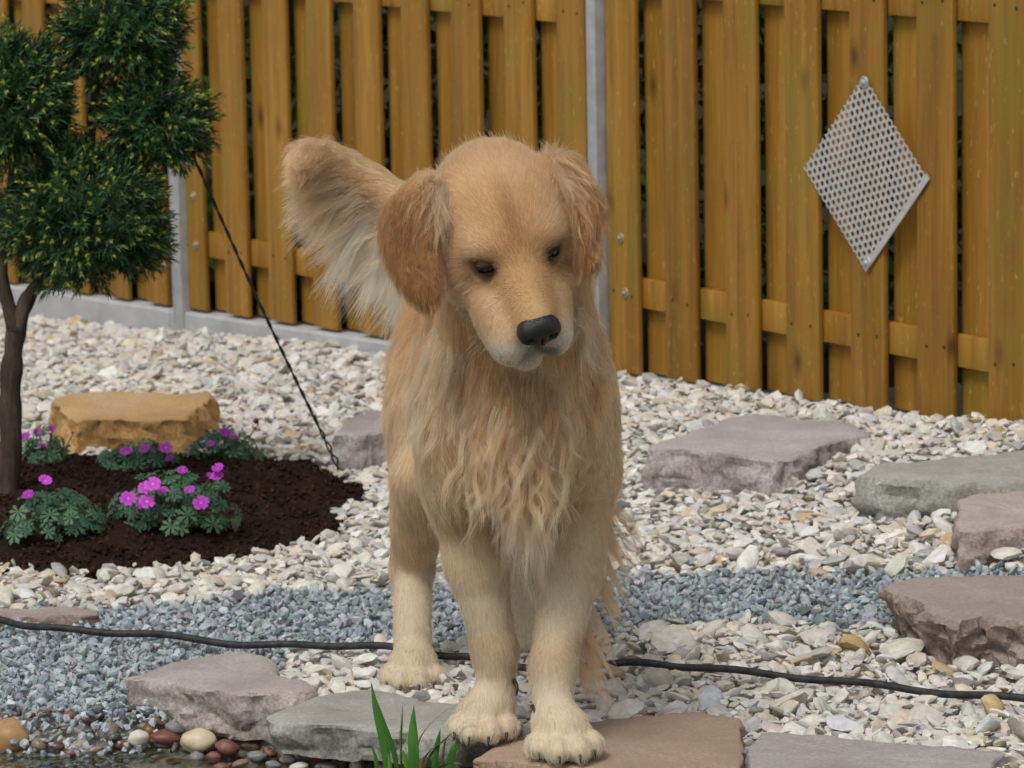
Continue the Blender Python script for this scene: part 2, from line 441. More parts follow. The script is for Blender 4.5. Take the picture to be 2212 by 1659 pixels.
def pick_colors(n, table):
    w = np.array([t[0] for t in table], float); w /= w.sum()
    k = rng.choice(len(table), n, p=w); c = np.array([t[1] for t in table])[k]
    return np.clip(c * rng.uniform(.82, 1.14, (n, 1)) + rng.normal(0, .012, (n, 3)), .01, .9)
WHITE_T = [(40, (.63, .60, .53)), (30, (.70, .68, .635)), (12, (.56, .55, .52)), (12, (.64, .57, .45)), (3, (.40, .395, .38)), (1.6, (.54, .40, .22)), (.5, (.36, .25, .18)), (4, (.58, .60, .61))]
BLUE_T = [(40, (.34, .395, .43)), (30, (.42, .475, .505)), (12, (.25, .295, .325)), (12, (.52, .56, .58)), (3, (.14, .16, .17))]
big_p, big_f = stone_protos(2, 26, 9, .45, .85)
sm_p, sm_f = stone_protos(1, 40, 5, .5, .9)
parts = []
def white_layer(step, smin, smax, ymin, ymax, keep, dz, protos, faces, nm, tilt):
    x, y = jitter_grid(-2.3, 2.0, ymin, ymax, step, .55)
    ex, ey = edge_noise(x, y, .015)
    sx_, sy_ = x + ex + rng.normal(0, .010, len(x)), y + ey + rng.normal(0, .014, len(x))
    m_ = in_view(x, y) & front_of_fence(x, y, .03) & (y > bank_y(x) + np.where(x < -.2, .10, 0)) & ~in_poly(sx_, sy_, SOIL) & ~in_poly(sx_, sy_, BLUE) & clear_of_boulders(x, y) & (rng.random(len(x)) < keep)
    x, y = x[m_], y[m_]; n = len(x)
    s = rng.uniform(smin, smax, n) * rng.lognormal(0, .22, n)
    z = ground_z(x, y) + s * .18 + dz + rng.uniform(0, .006, n)
    return x, y, z, s
def blue_ok(x, y):
    ex, ey = edge_noise(x, y, .012)
    return in_view(x, y) & in_poly(x + ex + rng.normal(0, .012, len(x)), y + ey + rng.normal(0, .018, len(x)), BLUE) & ~in_poly(x, y, SOIL) & clear_of_boulders(x, y)
layers = [(.0165, .009, .0145, 6.25, 10.9, 1.0, 0.0, sm_p, sm_f, .34), (.045, .012, .018, 6.25, 10.9, .8, .006, sm_p, sm_f, .42),
          (.0185, .0095, .0155, 4.9, 6.25, 1.0, 0.0, big_p, big_f, .34), (.048, .014, .022, 4.9, 6.25, .8, .007, big_p, big_f, .42), (.02, .004, .008, 4.9, 6.4, .6, .006, sm_p, sm_f, .5)]
VV, FF, CC, off = [], [], [], 0
for (st, a, b, y0, y1, kp, dz, pr, fc, tl) in layers:
    x, y, z, s = white_layer(st, a, b, y0, y1, kp, dz, pr, fc, '', tl)
    me = scatter_mesh('tmp', np.stack([x, y, z], 1), s, pr, fc, pick_colors(len(x), WHITE_T), None, tl)
    nv = len(me.vertices); v = np.empty(nv * 3, np.float32); me.vertices.foreach_get('co', v)
    cdat = np.empty(nv * 4, np.float32); me.color_attributes['Col'].data.foreach_get('color', cdat)
    fidx = np.empty(len(me.loops), np.int32); me.loops.foreach_get('vertex_index', fidx)
    VV.append(v.reshape(-1, 3)); CC.append(cdat.reshape(-1, 4)[:, :3]); FF.append(fidx.reshape(-1, 3) + off); off += nv
    bpy.data.meshes.remove(me)
me = mesh_np('white_gravel', np.vstack(VV), np.vstack(FF), M_GRAVEL, True, np.vstack(CC), math.radians(36))
tag(obj('white_gravel', me), 'loose cream and white limestone gravel spread before the fence', 'gravel', kind='stuff')
x, y = jitter_grid(-2.0, 2.0, 4.9, 7.0, .0105, .6); m_ = blue_ok(x, y); x, y = x[m_], y[m_]
x2, y2 = jitter_grid(-2.0, 2.0, 4.9, 7.0, .022, .6); m_ = blue_ok(x2, y2); x2, y2 = x2[m_], y2[m_]
sB = np.r_[rng.uniform(.0052, .0085, len(x)), rng.uniform(.006, .0095, len(x2))]
zB = np.r_[ground_z(x, y) + .004, ground_z(x2, y2) + .011]
pB, fB = stone_protos(1, 40, 9, .4, .75); pB[:, :, 2] *= 1.5
me = scatter_mesh('blue_gravel', np.stack([np.r_[x, x2], np.r_[y, y2], zB], 1), sB, pB, fB, pick_colors(len(sB), BLUE_T), M_BLUE, .9, math.radians(20))
tag(obj('blue_gravel', me), 'angular blue grey stone chippings forming a dry stream bed', 'gravel', kind='stuff')

# ------------------------------------------------------------------ soil mound
def soil_z(x, y):
    """height of the mulch above the ground, 0 at its rim"""
    P = np.array(SOIL)[:, :2]; x = np.asarray(x, float); y = np.asarray(y, float); d = np.full(x.shape, 9.0)
    for i in range(len(P)):
        a, b = P[i], P[(i + 1) % len(P)]; ab = b - a
        t = np.clip(((x - a[0]) * ab[0] + (y - a[1]) * ab[1]) / (ab @ ab), 0, 1)
        d = np.minimum(d, np.hypot(x - a[0] - t * ab[0], y - a[1] - t * ab[1]))
    h = .034 * smoothstep(0, .22, d)
    k = ong(640, 1030, .03); h = h + .026 * np.exp(-(((x - k[0]) / .10) ** 2 + ((y - k[1]) / .12) ** 2)) * smoothstep(0, .06, d)
    return np.where(in_poly(x, y, SOIL), h, -.03)
sx = np.arange(-1.55, -.1, .012); sy = np.arange(5.9, 7.7, .012)
SX, SY = np.meshgrid(sx, sy); SZ = soil_z(SX, SY)
fine = np.array([noise.fractal(Vector((a * 22, b * 22, 0)), .9, 2.1, 4) for a, b in zip(SX.ravel(), SY.ravel())]).reshape(SX.shape)
SZ = np.where(SZ > -.02, SZ + .010 * fine, -.03) + ground_z(SX, SY) + .004
I = np.arange(SX.size).reshape(SX.shape)
Fq = np.stack([I[:-1, :-1].ravel(), I[:-1, 1:].ravel(), I[1:, 1:].ravel(), I[1:, :-1].ravel()], 1)
hv = (SZ - ground_z(SX, SY)).ravel() > -.02
Fq = Fq[hv[Fq].any(1)]
tag(obj('soil_bed', mesh_np('soil_bed', np.stack([SX.ravel(), SY.ravel(), SZ.ravel()], 1), Fq, M_SOIL)), kind='structure')
# crumbs of peat
x, y = jitter_grid(-1.55, -.1, 5.9, 7.7, .013, .7); ins = in_poly(x + rng.normal(0, .012, len(x)), y + rng.normal(0, .012, len(x)), SOIL); x, y = x[ins], y[ins]
me = scatter_mesh('mulch', np.stack([x, y, ground_z(x, y) + np.maximum(soil_z(x, y), 0) + .006], 1), rng.uniform(.003, .0075, len(x)), sm_p[:, :, :] * np.array([1, .8, 1.2]), sm_f,
                  np.clip(np.array([.030, .016, .010]) * rng.uniform(.5, 1.9, (len(x), 1)), 0, 1), mat_vcol('mulch_crumbs', .95, .6, 160, .4, .1), 1.0)
tag(obj('mulch', me), 'dark brown crumbly mulch heaped round the little yew', 'mulch', kind='stuff')
# ------------------------------------------------------------------ fence
def mat_wood():
    nt = NT('stained_pine'); v = objcoord(nt, (1, 1, .06)); v2 = objcoord(nt, (1, 1, 1))
    g = nt.noise(v, 150, 5, .6); g2 = nt.noise(v, 28, 3, .5, .4); blot = nt.noise(v2, 5, 5, .6); fleck = nt.noise(objcoord(nt, (1, 1, .3)), 190, 2, .5)
    c = nt.ramp(g2, [(.3, g255(134, 94, 28)), (.55, g255(156, 113, 39)), (.75, g255(168, 128, 56))])
    c = nt.mix(.5, c, nt.ramp(g, [(.28, (.5, .45, .38)), (.5, (.95, .95, .95)), (.7, (1.12, 1.12, 1.1))]), 'MULTIPLY')
    strip = nt.noise(objcoord(nt, (1, 1, .02)), 45, 2, .4); c = nt.mix(.38, c, nt.ramp(strip, [(.36, (.72, .70, .66)), (.5, (1, 1, 1)), (.64, (1.1, 1.1, 1.08))]), 'MULTIPLY')
    c = nt.mix(nt.ramp(blot, [(.50, (0, 0, 0)), (.72, (.7, .7, .7))]), c, g255(128, 116, 40))      # greenish algae and resin
    c = nt.mix(nt.ramp(fleck, [(.66, (0, 0, 0)), (.73, (.5, .5, .5))]), c, g255(190, 168, 96))
    # knots
    vo = nt.node('ShaderNodeTexVoronoi'); vo.inputs['Scale'].default_value = 6.0; vo.inputs['Randomness'].default_value = 1.0
    nt.link(objcoord(nt, (1.5, 1.5, .75)), vo.inputs['Vector'])
    c = nt.mix(nt.ramp(vo.outputs['Distance'], [(.03, (.95, .95, .95)), (.085, (.5, .5, .5)), (.17, (0, 0, 0))]), c, g255(84, 52, 18))
    oi = nt.node('ShaderNodeObjectInfo')
    c = nt.mix(.8, c, nt.ramp(oi.outputs['Random'], [(0, (.84, .82, .8)), (.5, (1, 1, 1)), (1, (1.08, 1.1, 1.15))]), 'MULTIPLY')
    nt.bump(g, .15, .002)
    return nt.set(c, .55, .35)
M_WOOD = mat_wood()
nt = NT('galvanised_steel'); nzz = nt.noise(objcoord(nt), 30, 4)
M_STEEL = nt.set(nt.ramp(nzz, [(.3, (.34, .36, .38)), (.7, (.47, .49, .51))]), .5, .5, .35)
nt = NT('grey_concrete'); v_ = objcoord(nt); nzz = nt.noise(v_, 18, 8, .65); nt.bump(nt.noise(v_, 200, 3), .2, .002)
M_CONC = nt.set(nt.ramp(nzz, [(.3, (.34, .35, .36)), (.7, (.47, .48, .49))]), .85, .25)
nt = NT('bolt_steel'); M_BOLT = nt.set((.30, .25, .16), .55, .4, .4)
nt = NT('dark_nail'); M_NAIL = nt.set((.05, .045, .04), .6, .4, .4)
FROT = Matrix(((FD[0], -FN[0], 0, 0), (FD[1], -FN[1], 0, 0), (0, 0, 1, 0), (0, 0, 0, 1)))   # x along, y behind, z up
FANG = math.atan2(FD[1], FD[0])
def box_me(name, x0, x1, y0, y1, z0, z1, mat, bev=.004, seg=2):
    bm = bmesh.new(); bmesh.ops.create_cube(bm, size=1)
    for v in bm.verts:
        v.co = ((x0 + x1) / 2 + v.co.x * (x1 - x0), (y0 + y1) / 2 + v.co.y * (y1 - y0), (z0 + z1) / 2 + v.co.z * (z1 - z0))
    if bev: bmesh.ops.bevel(bm, geom=bm.edges[:], offset=bev, segments=seg, affect='EDGES', profile=.6)
    return bm_mesh(name, bm, mat, True, math.radians(40))
def disc_me(name, r, h, mat, seg=10):
    bm = bmesh.new(); bmesh.ops.create_uvsphere(bm, u_segments=seg, v_segments=6, radius=r)
    for v in bm.verts: v.co = (v.co.x, v.co.z * h / r, v.co.y)
    return bm_mesh(name, bm, mat, True)
NAIL = disc_me('nail', .0032, .0012, M_NAIL, 8)
def bolt_mesh():
    bm = bmesh.new()
    bmesh.ops.create_cone(bm, cap_ends=True, segments=16, radius1=.011, radius2=.0095, depth=.003)
    bmesh.ops.create_uvsphere(bm, u_segments=12, v_segments=6, radius=.006)
    for v in bm.verts: v.co = (v.co.x, -v.co.z * (1 if abs(v.co.z) > .002 else 1), v.co.y)
    return bm_mesh('bolt', bm, M_BOLT, True, math.radians(40))
BOLT = bolt_mesh()
PITCH_B, BW, BT, RT, RH, RS = .18, .092, .0135, .017, .055, .5806
def fence_panel(s0, count, rail_z, ztop, zbot_f, label, first_w=None, bolts=()):
    base = fence_pt(s0, 0); root = empty('wooden_fence', tuple(base), FANG)
    tag(root, label, 'fence', 'fence panels between the steel posts')
    L = (count - 1) * PITCH_B + BW
    for k in range(3):
        z = rail_z + k * RS
        o = obj('rail', box_me('rail', .004, L - .004, 0, RT, z, z + RH, M_WOOD, .003), root)
    for i in range(count):
        x = i * PITCH_B + random.uniform(-.003, .003)
        zb = zbot_f(s0 + x + BW / 2)
        me = box_me('board', 0, BW + random.uniform(-.002, .002), -BT, 0, 0, ztop - zb, M_WOOD, .0045, 3)
        b = obj('board', me, root, (x, -.0005, zb))
        for k in range(3):
            for q in (.022, BW - .022):
                obj('nail', NAIL, b, (q + random.uniform(-.006, .006), -BT - .0004, rail_z + k * RS + RH * random.uniform(.35, .65) - zb))
        for (bi, bx, bz) in bolts:
            if bi == i: obj('bolt', BOLT, b, (bx, -BT - .0015, bz - zb))
        if i < count - 1:
            xb = x + .079
            zb = zbot_f(s0 + xb)
            me = box_me('back_board', 0, .105, 0, BT, 0, ztop - zb, M_WOOD, .0045, 3)
            obj('back_board', me, root, (xb, RT + .0005, zb))
    return root
kerb_top = lambda s: .012 + .0365 * s
bot = lambda s: kerb_top(s) + .006
def local(px, py):
    r = ray(px, py); o = FO + FN * BT; t = (o @ FN) / (r[:2] @ FN); p = r * t + np.array([0, 0, H]); return (p[:2] - FO) @ FD, p[2]
def bl(px, py, s0, i):
    s, z = local(px, py); return (i, s - s0 - i * PITCH_B, z)
S1, S2, S3 = -.243 - (8 * PITCH_B + BW), -.165, 1.428
fence_panel(S1, 9, .066, 1.46, bot, 'yellow-brown board fence panel behind the little yew tree', bolts=[bl(354, 575, S1, 8)])
fence_panel(S1 - 1.61, 9, .02, 1.40, bot, 'yellow-brown board fence panel at the far end, farthest from the metal diamond')
fence_panel(S2, 9, .1317, 1.52, bot, 'yellow-brown board fence panel between the two grey steel posts', bolts=[bl(418, 424, S2, 0), bl(424, 529, S2, 0)])
fence_panel(S3, 11, .1973, 1.58, bot, 'yellow-brown board fence panel carrying the perforated metal diamond', bolts=[bl(1340, 515, S3, 0), bl(1350, 633, S3, 0)])
PP = .020                                    # how far a post stands proud of the boards
def post(px0, px1, py, label):
    def s_on(px, dd):
        r = ray(px, py); o = FO + FN * dd; t = (o @ FN) / (r[:2] @ FN); p = r * t + np.array([0, 0, H]); return (p[:2] - FO) @ FD
    s = s_on(px0, BT + PP); w = s_on(px1, BT + .002) - s
    # hollow square section with a lip, standing proud of the boards
    o = obj('fence_post', box_me('fence_post', 0, w, -BT - PP, .03, -.3, 1.6, M_STEEL, .003), None, tuple(fence_pt(s, 0)))
    o.rotation_euler = (0, 0, FANG)
    cap = obj('cap', box_me('cap', -.002, w + .002, -BT - PP - .002, .032, 1.6, 1.606, M_STEEL, .002), o)
    return tag(o, label, 'post', 'galvanised fence posts')
post(364, 400, 400, 'galvanised steel fence post by the yew foliage, above a kerb joint')
o_ = obj('fence_post', box_me('fence_post', 0, .034, -BT - PP, .03, -.35, 1.5, M_STEEL, .003), None, tuple(fence_pt(S1 - .045, 0))); o_.rotation_euler = (0, 0, FANG)
tag(o_, 'galvanised steel fence post at the far end panel beyond the yew', 'post', 'galvanised fence posts')
post(1266, 1303, 150, 'galvanised steel fence post rising behind the head of the dog')
# kerb boards under the fence
root = empty('kerb', tuple(fence_pt(0, 0)), FANG); root['kind'] = 'structure'
for a, b in [(-3.5, -1.824), (-1.82, -.213), (-.209, 1.36), (1.364, 3.6)]:
    bm = bmesh.new(); vs = []
    for s_ in (a, b):
        zt = kerb_top(s_)
        for (yy, zz) in [(-.026, zt - .25), (-.026, zt - .005), (-.023, zt - .001), (-.018, zt), (.04, zt), (.04, zt - .25)]:
            vs.append(bm.verts.new((s_, yy, zz)))
    for j in range(6): bm.faces.new((vs[j], vs[(j + 1) % 6], vs[6 + (j + 1) % 6], vs[6 + j]))
    bm.faces.new(vs[:6]); bm.faces.new(vs[:5:-1])
    bmesh.ops.recalc_face_normals(bm, faces=bm.faces[:])
    obj('kerb_board', bm_mesh('kerb_board', bm, M_CONC), root)

# ------------------------------------------------------------------ perforated diamond plate
def plate():
    nt = NT('brushed_aluminium'); n = nt.noise(objcoord(nt, (1, 1, 1)), 60, 4)
    mt = nt.set(nt.ramp(n, [(.3, (.46, .455, .45)), (.7, (.56, .555, .55))]), .5, .5, .25)
    side = .243; a = .0144                      # hole pitch
    # staggered (hexagonal) holes in a square sheet; u, v along the sides
    dv = a * math.sqrt(3) / 2; nu = int(side / a); nv = int(side / dv)
    bm = bmesh.new(); HOLE = .0049; T = .0015
    for r in range(nv):
        for c in range(nu):
            cu = (c + .5 + (.5 if r % 2 else 0)) * a - .004; cv = (r + .5) * dv + .001
            hexp = []; ins = []
            for k in range(12):
                th = math.pi / 6 + k * math.pi / 6
                # cell hexagon boundary distance
                ph = (th % (math.pi / 3)) - math.pi / 6
                R = (a / 2) / math.cos(((th - 0) % (math.pi / 3)) - (math.pi / 3 if (th % (math.pi / 3)) > math.pi / 6 else 0))
                hexp.append((cu + R * math.cos(th), cv + R * math.sin(th))); ins.append((cu + HOLE * math.cos(th), cv + HOLE * math.sin(th)))
            hexp = [(min(max(u, 0), side), min(max(v, 0), side)) for u, v in hexp]
            ins = [(min(max(u, 0), side), min(max(v, 0), side)) for u, v in ins]
            vo = [bm.verts.new((u, 0, v)) for u, v in hexp]; vi = [bm.verts.new((u, 0, v)) for u, v in ins]
            for k in range(12):
                q = (vo[k], vo[(k + 1) % 12], vi[(k + 1) % 12], vi[k])
                bm.faces.new(q)
    # unperforated selvage along one side
    e0 = nu * a - .0045
    q = [bm.verts.new((u, .0001, v)) for u, v in [(e0, 0), (e0 + .012, 0), (e0 + .012, side), (e0, side)]]; bm.faces.new(q)
    bmesh.ops.remove_doubles(bm, verts=bm.verts[:], dist=2e-4)
    bmesh.ops.dissolve_degenerate(bm, dist=1e-5, edges=bm.edges[:])
    bmesh.ops.recalc_face_normals(bm, faces=bm.faces[:])
    if sum(f.normal.y for f in bm.faces) > 0: bmesh.ops.reverse_faces(bm, faces=bm.faces[:])
    ge = bmesh.ops.extrude_face_region(bm, geom=bm.faces[:])
    for v in [g for g in ge['geom'] if isinstance(g, bmesh.types.BMVert)]: v.co.y += T
    # rotate about y so that the sheet stands on a corner
    R = Matrix.Rotation(math.radians(45 + 180 + 180), 4, 'Y'); c0 = Vector((side / 2, 0, side / 2))
    for v in bm.verts: v.co = R @ (v.co - c0)
    return bm_mesh('perforated_plate', bm, mt)
s_, z_ = local(1876, 376)
pc = fence_pt(s_, z_, -BT - .006)
pl = obj('perforated_plate', plate(), None, tuple(pc)); pl.rotation_euler = (0, math.radians(-1), FANG)
tag(pl, 'perforated metal diamond plate screwed to the wooden fence boards', 'plate')
SCREW = BOLT.copy(); SCREW.materials[0] = M_STEEL
for dz in (.157, -.152):
    o = obj('screw', SCREW, pl, (.001, -.002, dz))

# ------------------------------------------------------------------ dark planting behind the fence
nt = NT('hedge_leaf'); oi = nt.node('ShaderNodeAttribute', attribute_name='Col'); M_HEDGE = nt.set(oi.outputs['Color'], .5, .3)
n = 20000
s_ = rng.uniform(-3.6, 4.0, n); d_ = rng.uniform(.09, .6, n) ; zz = rng.uniform(0, 1.0, n) ** .8 * 1.45 + .0
c_ = FO[None] + s_[:, None] * FD[None] - d_[:, None] * FN[None]
ctr = np.column_stack([c_, zz + ground_z(c_[:, 0], c_[:, 1])])
u = rng.normal(size=(n, 3)); u /= np.linalg.norm(u, axis=1)[:, None]; w = np.cross(u, rng.normal(size=(n, 3))); w /= np.linalg.norm(w, axis=1)[:, None]
ln = rng.uniform(.02, .05, n)[:, None]; wd = ln * rng.uniform(.25, .5, (n, 1))
V = np.stack([ctr - u * ln, ctr + w * wd, ctr + u * ln, ctr - w * wd], 1).reshape(-1, 3)
Fq = np.arange(n * 4).reshape(-1, 4)
cl = np.array([.045, .13, .026]) * rng.uniform(.3, 2.0, (n, 1)) + np.array([.01, 0, 0]) * rng.random((n, 1))
tag(obj('hedge', mesh_np('hedge', V, Fq, M_HEDGE, False, np.repeat(cl, 4, axis=0))), 'dark green undergrowth glimpsed through the fence gaps', 'undergrowth', kind='stuff')
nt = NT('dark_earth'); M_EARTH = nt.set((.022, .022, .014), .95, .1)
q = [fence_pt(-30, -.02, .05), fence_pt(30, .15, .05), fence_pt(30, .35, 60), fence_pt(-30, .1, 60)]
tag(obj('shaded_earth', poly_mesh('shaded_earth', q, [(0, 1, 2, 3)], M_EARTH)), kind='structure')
# ------------------------------------------------------------------ yew with clipped pads
def mat_bark():
    nt = NT('yew_bark'); v = objcoord(nt, (1, 1, .25)); n = nt.noise(v, 60, 6, .65); n2 = nt.noise(objcoord(nt), 9, 3)
    c = nt.ramp(n, [(.3, (.035, .026, .02)), (.55, (.085, .066, .052)), (.75, (.15, .125, .105))])
    c = nt.mix(.5, c, nt.ramp(n2, [(.35, (.6, .6, .55)), (.65, (1.25, 1.2, 1.2))]), 'MULTIPLY'); nt.bump(n, .9, .006)
    return nt.set(c, .9, .15)
M_BARK = mat_bark()
nt = NT('yew_needle'); a_ = nt.node('ShaderNodeAttribute', attribute_name='Col'); M_NEEDLE = nt.set(a_.outputs['Color'], .42, .4)
YT = ong(18, 1085, .02); YY = YT[1]
yew = empty('yew_tree', tuple(YT)); tag(yew, 'small cloud-pruned yew with dark green needle pads and a slim brown trunk', 'tree')
def yp(px, py, dy=0.0): return ony(px, py, YY + dy)
def limb(pts, r0, r1, name, n=18):
    P = spline(pts, n); r = np.linspace(r0, r1, n) * (1 + .08 * np.sin(np.arange(n) * 1.7))
    r[0] *= 1.25
    V, Fc = tube(P, r, 12); V = V - YT
    for i in range(len(V)):
        q = noise.noise_vector(Vector(V[i]) * 40); V[i] += W_([q.x, q.y, q.z]) * r0 * .16
    return obj(name, poly_mesh(name, V, Fc, M_BARK), yew)
W_ = np.array
limb([yp(14, 1100), yp(22, 960), yp(24, 820), yp(36, 700)], .0205, .0165, 'trunk')
limb([yp(34, 712), yp(18, 660), yp(4, 600), yp(8, 520), yp(22, 440), yp(30, 330), yp(40, 230)], .0135, .006, 'limb')
limb([yp(34, 715), yp(55, 655), yp(90, 600), yp(130, 540, .03), yp(170, 470, .03)], .0145, .007, 'limb')
limb([yp(120, 560, .05), yp(128, 450, .06), yp(130, 400, .07), yp(142, 260, .07), yp(153, 130, .06), yp(200, 60, .04)], .0115, .007, 'limb')
limb([yp(170, 480, .03), yp(195, 300, .06), yp(203, 220, .06), yp(240, 110, .05)], .010, .006, 'limb')
limb([yp(180, 420, .03), yp(240, 330, .03), yp(320, 280, .03)], .008, .005, 'limb')
def needle_pad(c, rx, ry, rz, shoots, seed):
    g = np.random.default_rng(seed); V, Fc, C = [], [], []
    c = np.asarray(c)
    n = shoots
    d = g.normal(size=(n, 3)); d /= np.linalg.norm(d, axis=1)[:, None]
    d[:, 2] = np.where(d[:, 2] < -.85, -d[:, 2], d[:, 2]); 
    rad = g.uniform(.45, 1.0, n) ** .45 * (1 + .16 * np.sin(d[:, 0] * 5 + seed) * np.cos(d[:, 2] * 4 + seed))
    base = c + d * np.array([rx, ry, rz]) * rad[:, None]
    ax = d * np.array([1, 1, .8]) + g.normal(0, .45, (n, 3)) + np.array([0, 0, .25]); ax /= np.linalg.norm(ax, axis=1)[:, None]
    vi = 0
    for i in range(n):
        a = ax[i]; s1 = np.cross(a, g.normal(size=3)); s1 /= np.linalg.norm(s1); s2 = np.cross(a, s1)
        L = g.uniform(.025, .05); k = g.integers(18, 28); fresh = (rad[i] > .82) and g.random() < .55
        tone = g.uniform(.55, 1.25)
        t = np.linspace(-.35, 1, k); ph = np.arange(k) * 2.399 + g.uniform(0, 6)
        for j in range(k):
            tip = fresh and t[j] > .78
            p = base[i] + a * L * t[j]; o = s1 * math.cos(ph[j]) + s2 * math.sin(ph[j])
            nd = o * (1.0 - .45 * max(t[j], 0)) + a * (.35 + .75 * max(t[j], 0)); nd /= np.linalg.norm(nd)
            ln = g.uniform(.012, .020) * (.5 if tip else 1.0); wd = np.cross(nd, a) ; wd /= np.linalg.norm(wd) + 1e-9; wd *= .00125 if not tip else .0015
            V += [p - wd, p + wd, p + nd * ln * .6 + wd * 1.0, p + nd * ln + np.array([0, 0, -.0015]), p + nd * ln * .6 - wd * 1.0]
            Fc.append((vi, vi + 1, vi + 2, vi + 3, vi + 4)); vi += 5
            cc = np.array([.26, .31, .03]) * g.uniform(.8, 1.3) if tip else np.array([.030, .082, .024]) * tone * g.uniform(.75, 1.35)
            C += [cc] * 5
    return np.array(V), np.array(Fc), np.array(C)
pads = [((36, 232), 92, 126, 800), ((266, 70), 108, 96, 800), ((334, 274), 90, 90, 640), ((188, 478), 154, 134, 1500), ((-75, 300), 60, 90, 200)]
for i, ((px, py), rx, rz, ns) in enumerate(pads):
    s_ = 1 / 1290.; c = yp(px, py, [-.02, .04, .02, -.03, 0][i])
    V, Fc, C = needle_pad(c, rx * s_, (rx + rz) / 2 * s_ * .95, rz * s_, ns, i + 3)
    obj('crown', mesh_np('crown', V - YT, Fc, M_NEEDLE, False, C), yew)

# ------------------------------------------------------------------ guy wire
a = yp(415, 330, .02); b = ong(746, 1036, .0)
P = np.linspace(a, b, 90); sag = np.sin(np.linspace(0, math.pi, 90)); P[:, 2] -= sag * .012
wr = np.column_stack([np.cos(np.arange(90) * .8), np.zeros(90), np.sin(np.arange(90) * .8)]) * (.0016 + .0035 * smoothstep(70, 90, np.arange(90)))[:, None]
V1, F1 = tube(P + wr, .0016, 6); V2, F2 = tube(P - wr, .0016, 6)
nt = NT('tarred_wire'); M_WIRE = nt.set((.022, .024, .022), .6, .35)
wire = obj('guy_wire', poly_mesh('guy_wire', list(V1 - b) + list(V2 - b), F1 + [tuple(i + len(V1) for i in f) for f in F2], M_WIRE), None, tuple(b))
tag(wire, 'thin dark twisted wire slanting from the yew crown down to the gravel', 'wire')

# ------------------------------------------------------------------ cranesbill plants
nt = NT('cranesbill_leaf'); oi = nt.node('ShaderNodeObjectInfo'); n_ = nt.noise(objcoord(nt), 120, 3)
c = nt.ramp(oi.outputs['Random'], [(0, (.030, .085, .050)), (.5, (.048, .125, .072)), (1, (.085, .17, .085))])
M_LEAF = nt.set(nt.mix(.4, c, nt.ramp(n_, [(.3, (.7, .7, .7)), (.7, (1.2, 1.2, 1.2))]), 'MULTIPLY'), .55, .3)
nt = NT('cranesbill_petal'); oi = nt.node('ShaderNodeObjectInfo')
tcp = nt.node('ShaderNodeTexCoord'); ln_ = nt.node('ShaderNodeVectorMath', operation='LENGTH'); nt.link(tcp.outputs['Object'], ln_.inputs[0])
sc2 = nt.node('ShaderNodeMath', operation='MULTIPLY'); sc2.inputs[1].default_value = 72.0; nt.link(ln_.outputs['Value'], sc2.inputs[0])
pc_ = nt.ramp(oi.outputs['Random'], [(0, (.34, .03, .36)), (1, (.52, .07, .52))])
pc_ = nt.mix(1.0, pc_, nt.ramp(sc2.outputs[0], [(.05, (1.4, 3.0, 1.5)), (.25, (.75, .7, .8)), (.9, (1.15, 1.3, 1.15))]), 'MULTIPLY')
M_PETAL = nt.set(pc_, .6, .2)
nt = NT('cranesbill_stem'); M_STEM = nt.set((.08, .14, .05), .6, .3)
def leaf_mesh(seed):
    g = np.random.default_rng(seed); V = [(0, 0, 0)]; Fc = []
    for i in range(7):
        a = math.radians(-140 + 280 * i / 6); L = g.uniform(.8, 1.0) * (1 - .18 * abs(i - 3) / 3)
        d = (math.cos(a), math.sin(a)); p = (-d[1], d[0]); cup = .14
        pts = [(.25, -.06), (.55, -.14), (.78, -.24), (.80, -.10), (1.0, -.05), (1.0, .05), (.80, .10), (.78, .24), (.55, .14), (.25, .06)]
        b = len(V)
        for (u, w) in pts:
            u *= L; w *= L
            V.append((d[0] * u + p[0] * w, d[1] * u + p[1] * w, cup * u * u * -1 + .10 * abs(w)))
        Fc += [(0, b, b + 9), (b, b + 1, b + 8, b + 9), (b + 1, b + 2, b + 3, b + 6, b + 7, b + 8), (b + 3, b + 4, b + 5, b + 6)]
    return poly_mesh('leaf', np.array(V) * .0165, Fc, M_LEAF)
LEAVES = [leaf_mesh(i) for i in range(4)]
def flower_mesh(openness, seed):
    g = np.random.default_rng(seed); V, Fc = [], []
    for i in range(5):
        a = 2 * math.pi * i / 5 + g.normal(0, .05); d = (math.cos(a), math.sin(a)); p = (-d[1], d[0]); b = len(V)
        for (u, w) in [(0, -.05), (.45, -.34), (.85, -.44), (1.0, -.2), (.93, 0), (1.0, .2), (.85, .44), (.45, .34), (0, .05)]:
            r = u * math.cos(openness); V.append((d[0] * r + p[0] * w, d[1] * r + p[1] * w, u * math.sin(openness) + .12 * w * w - .15 * u * u))
        Fc += [(b, b + 1, b + 7, b + 8), (b + 1, b + 2, b + 6, b + 7), (b + 2, b + 3, b + 4, b + 5, b + 6)]
    return poly_mesh('flower', np.array(V) * .0125, Fc, M_PETAL)
FLOWERS = [flower_mesh(.25, 1), flower_mesh(.5, 2), flower_mesh(.95, 3), flower_mesh(1.3, 4)]
from mathutils import Quaternion
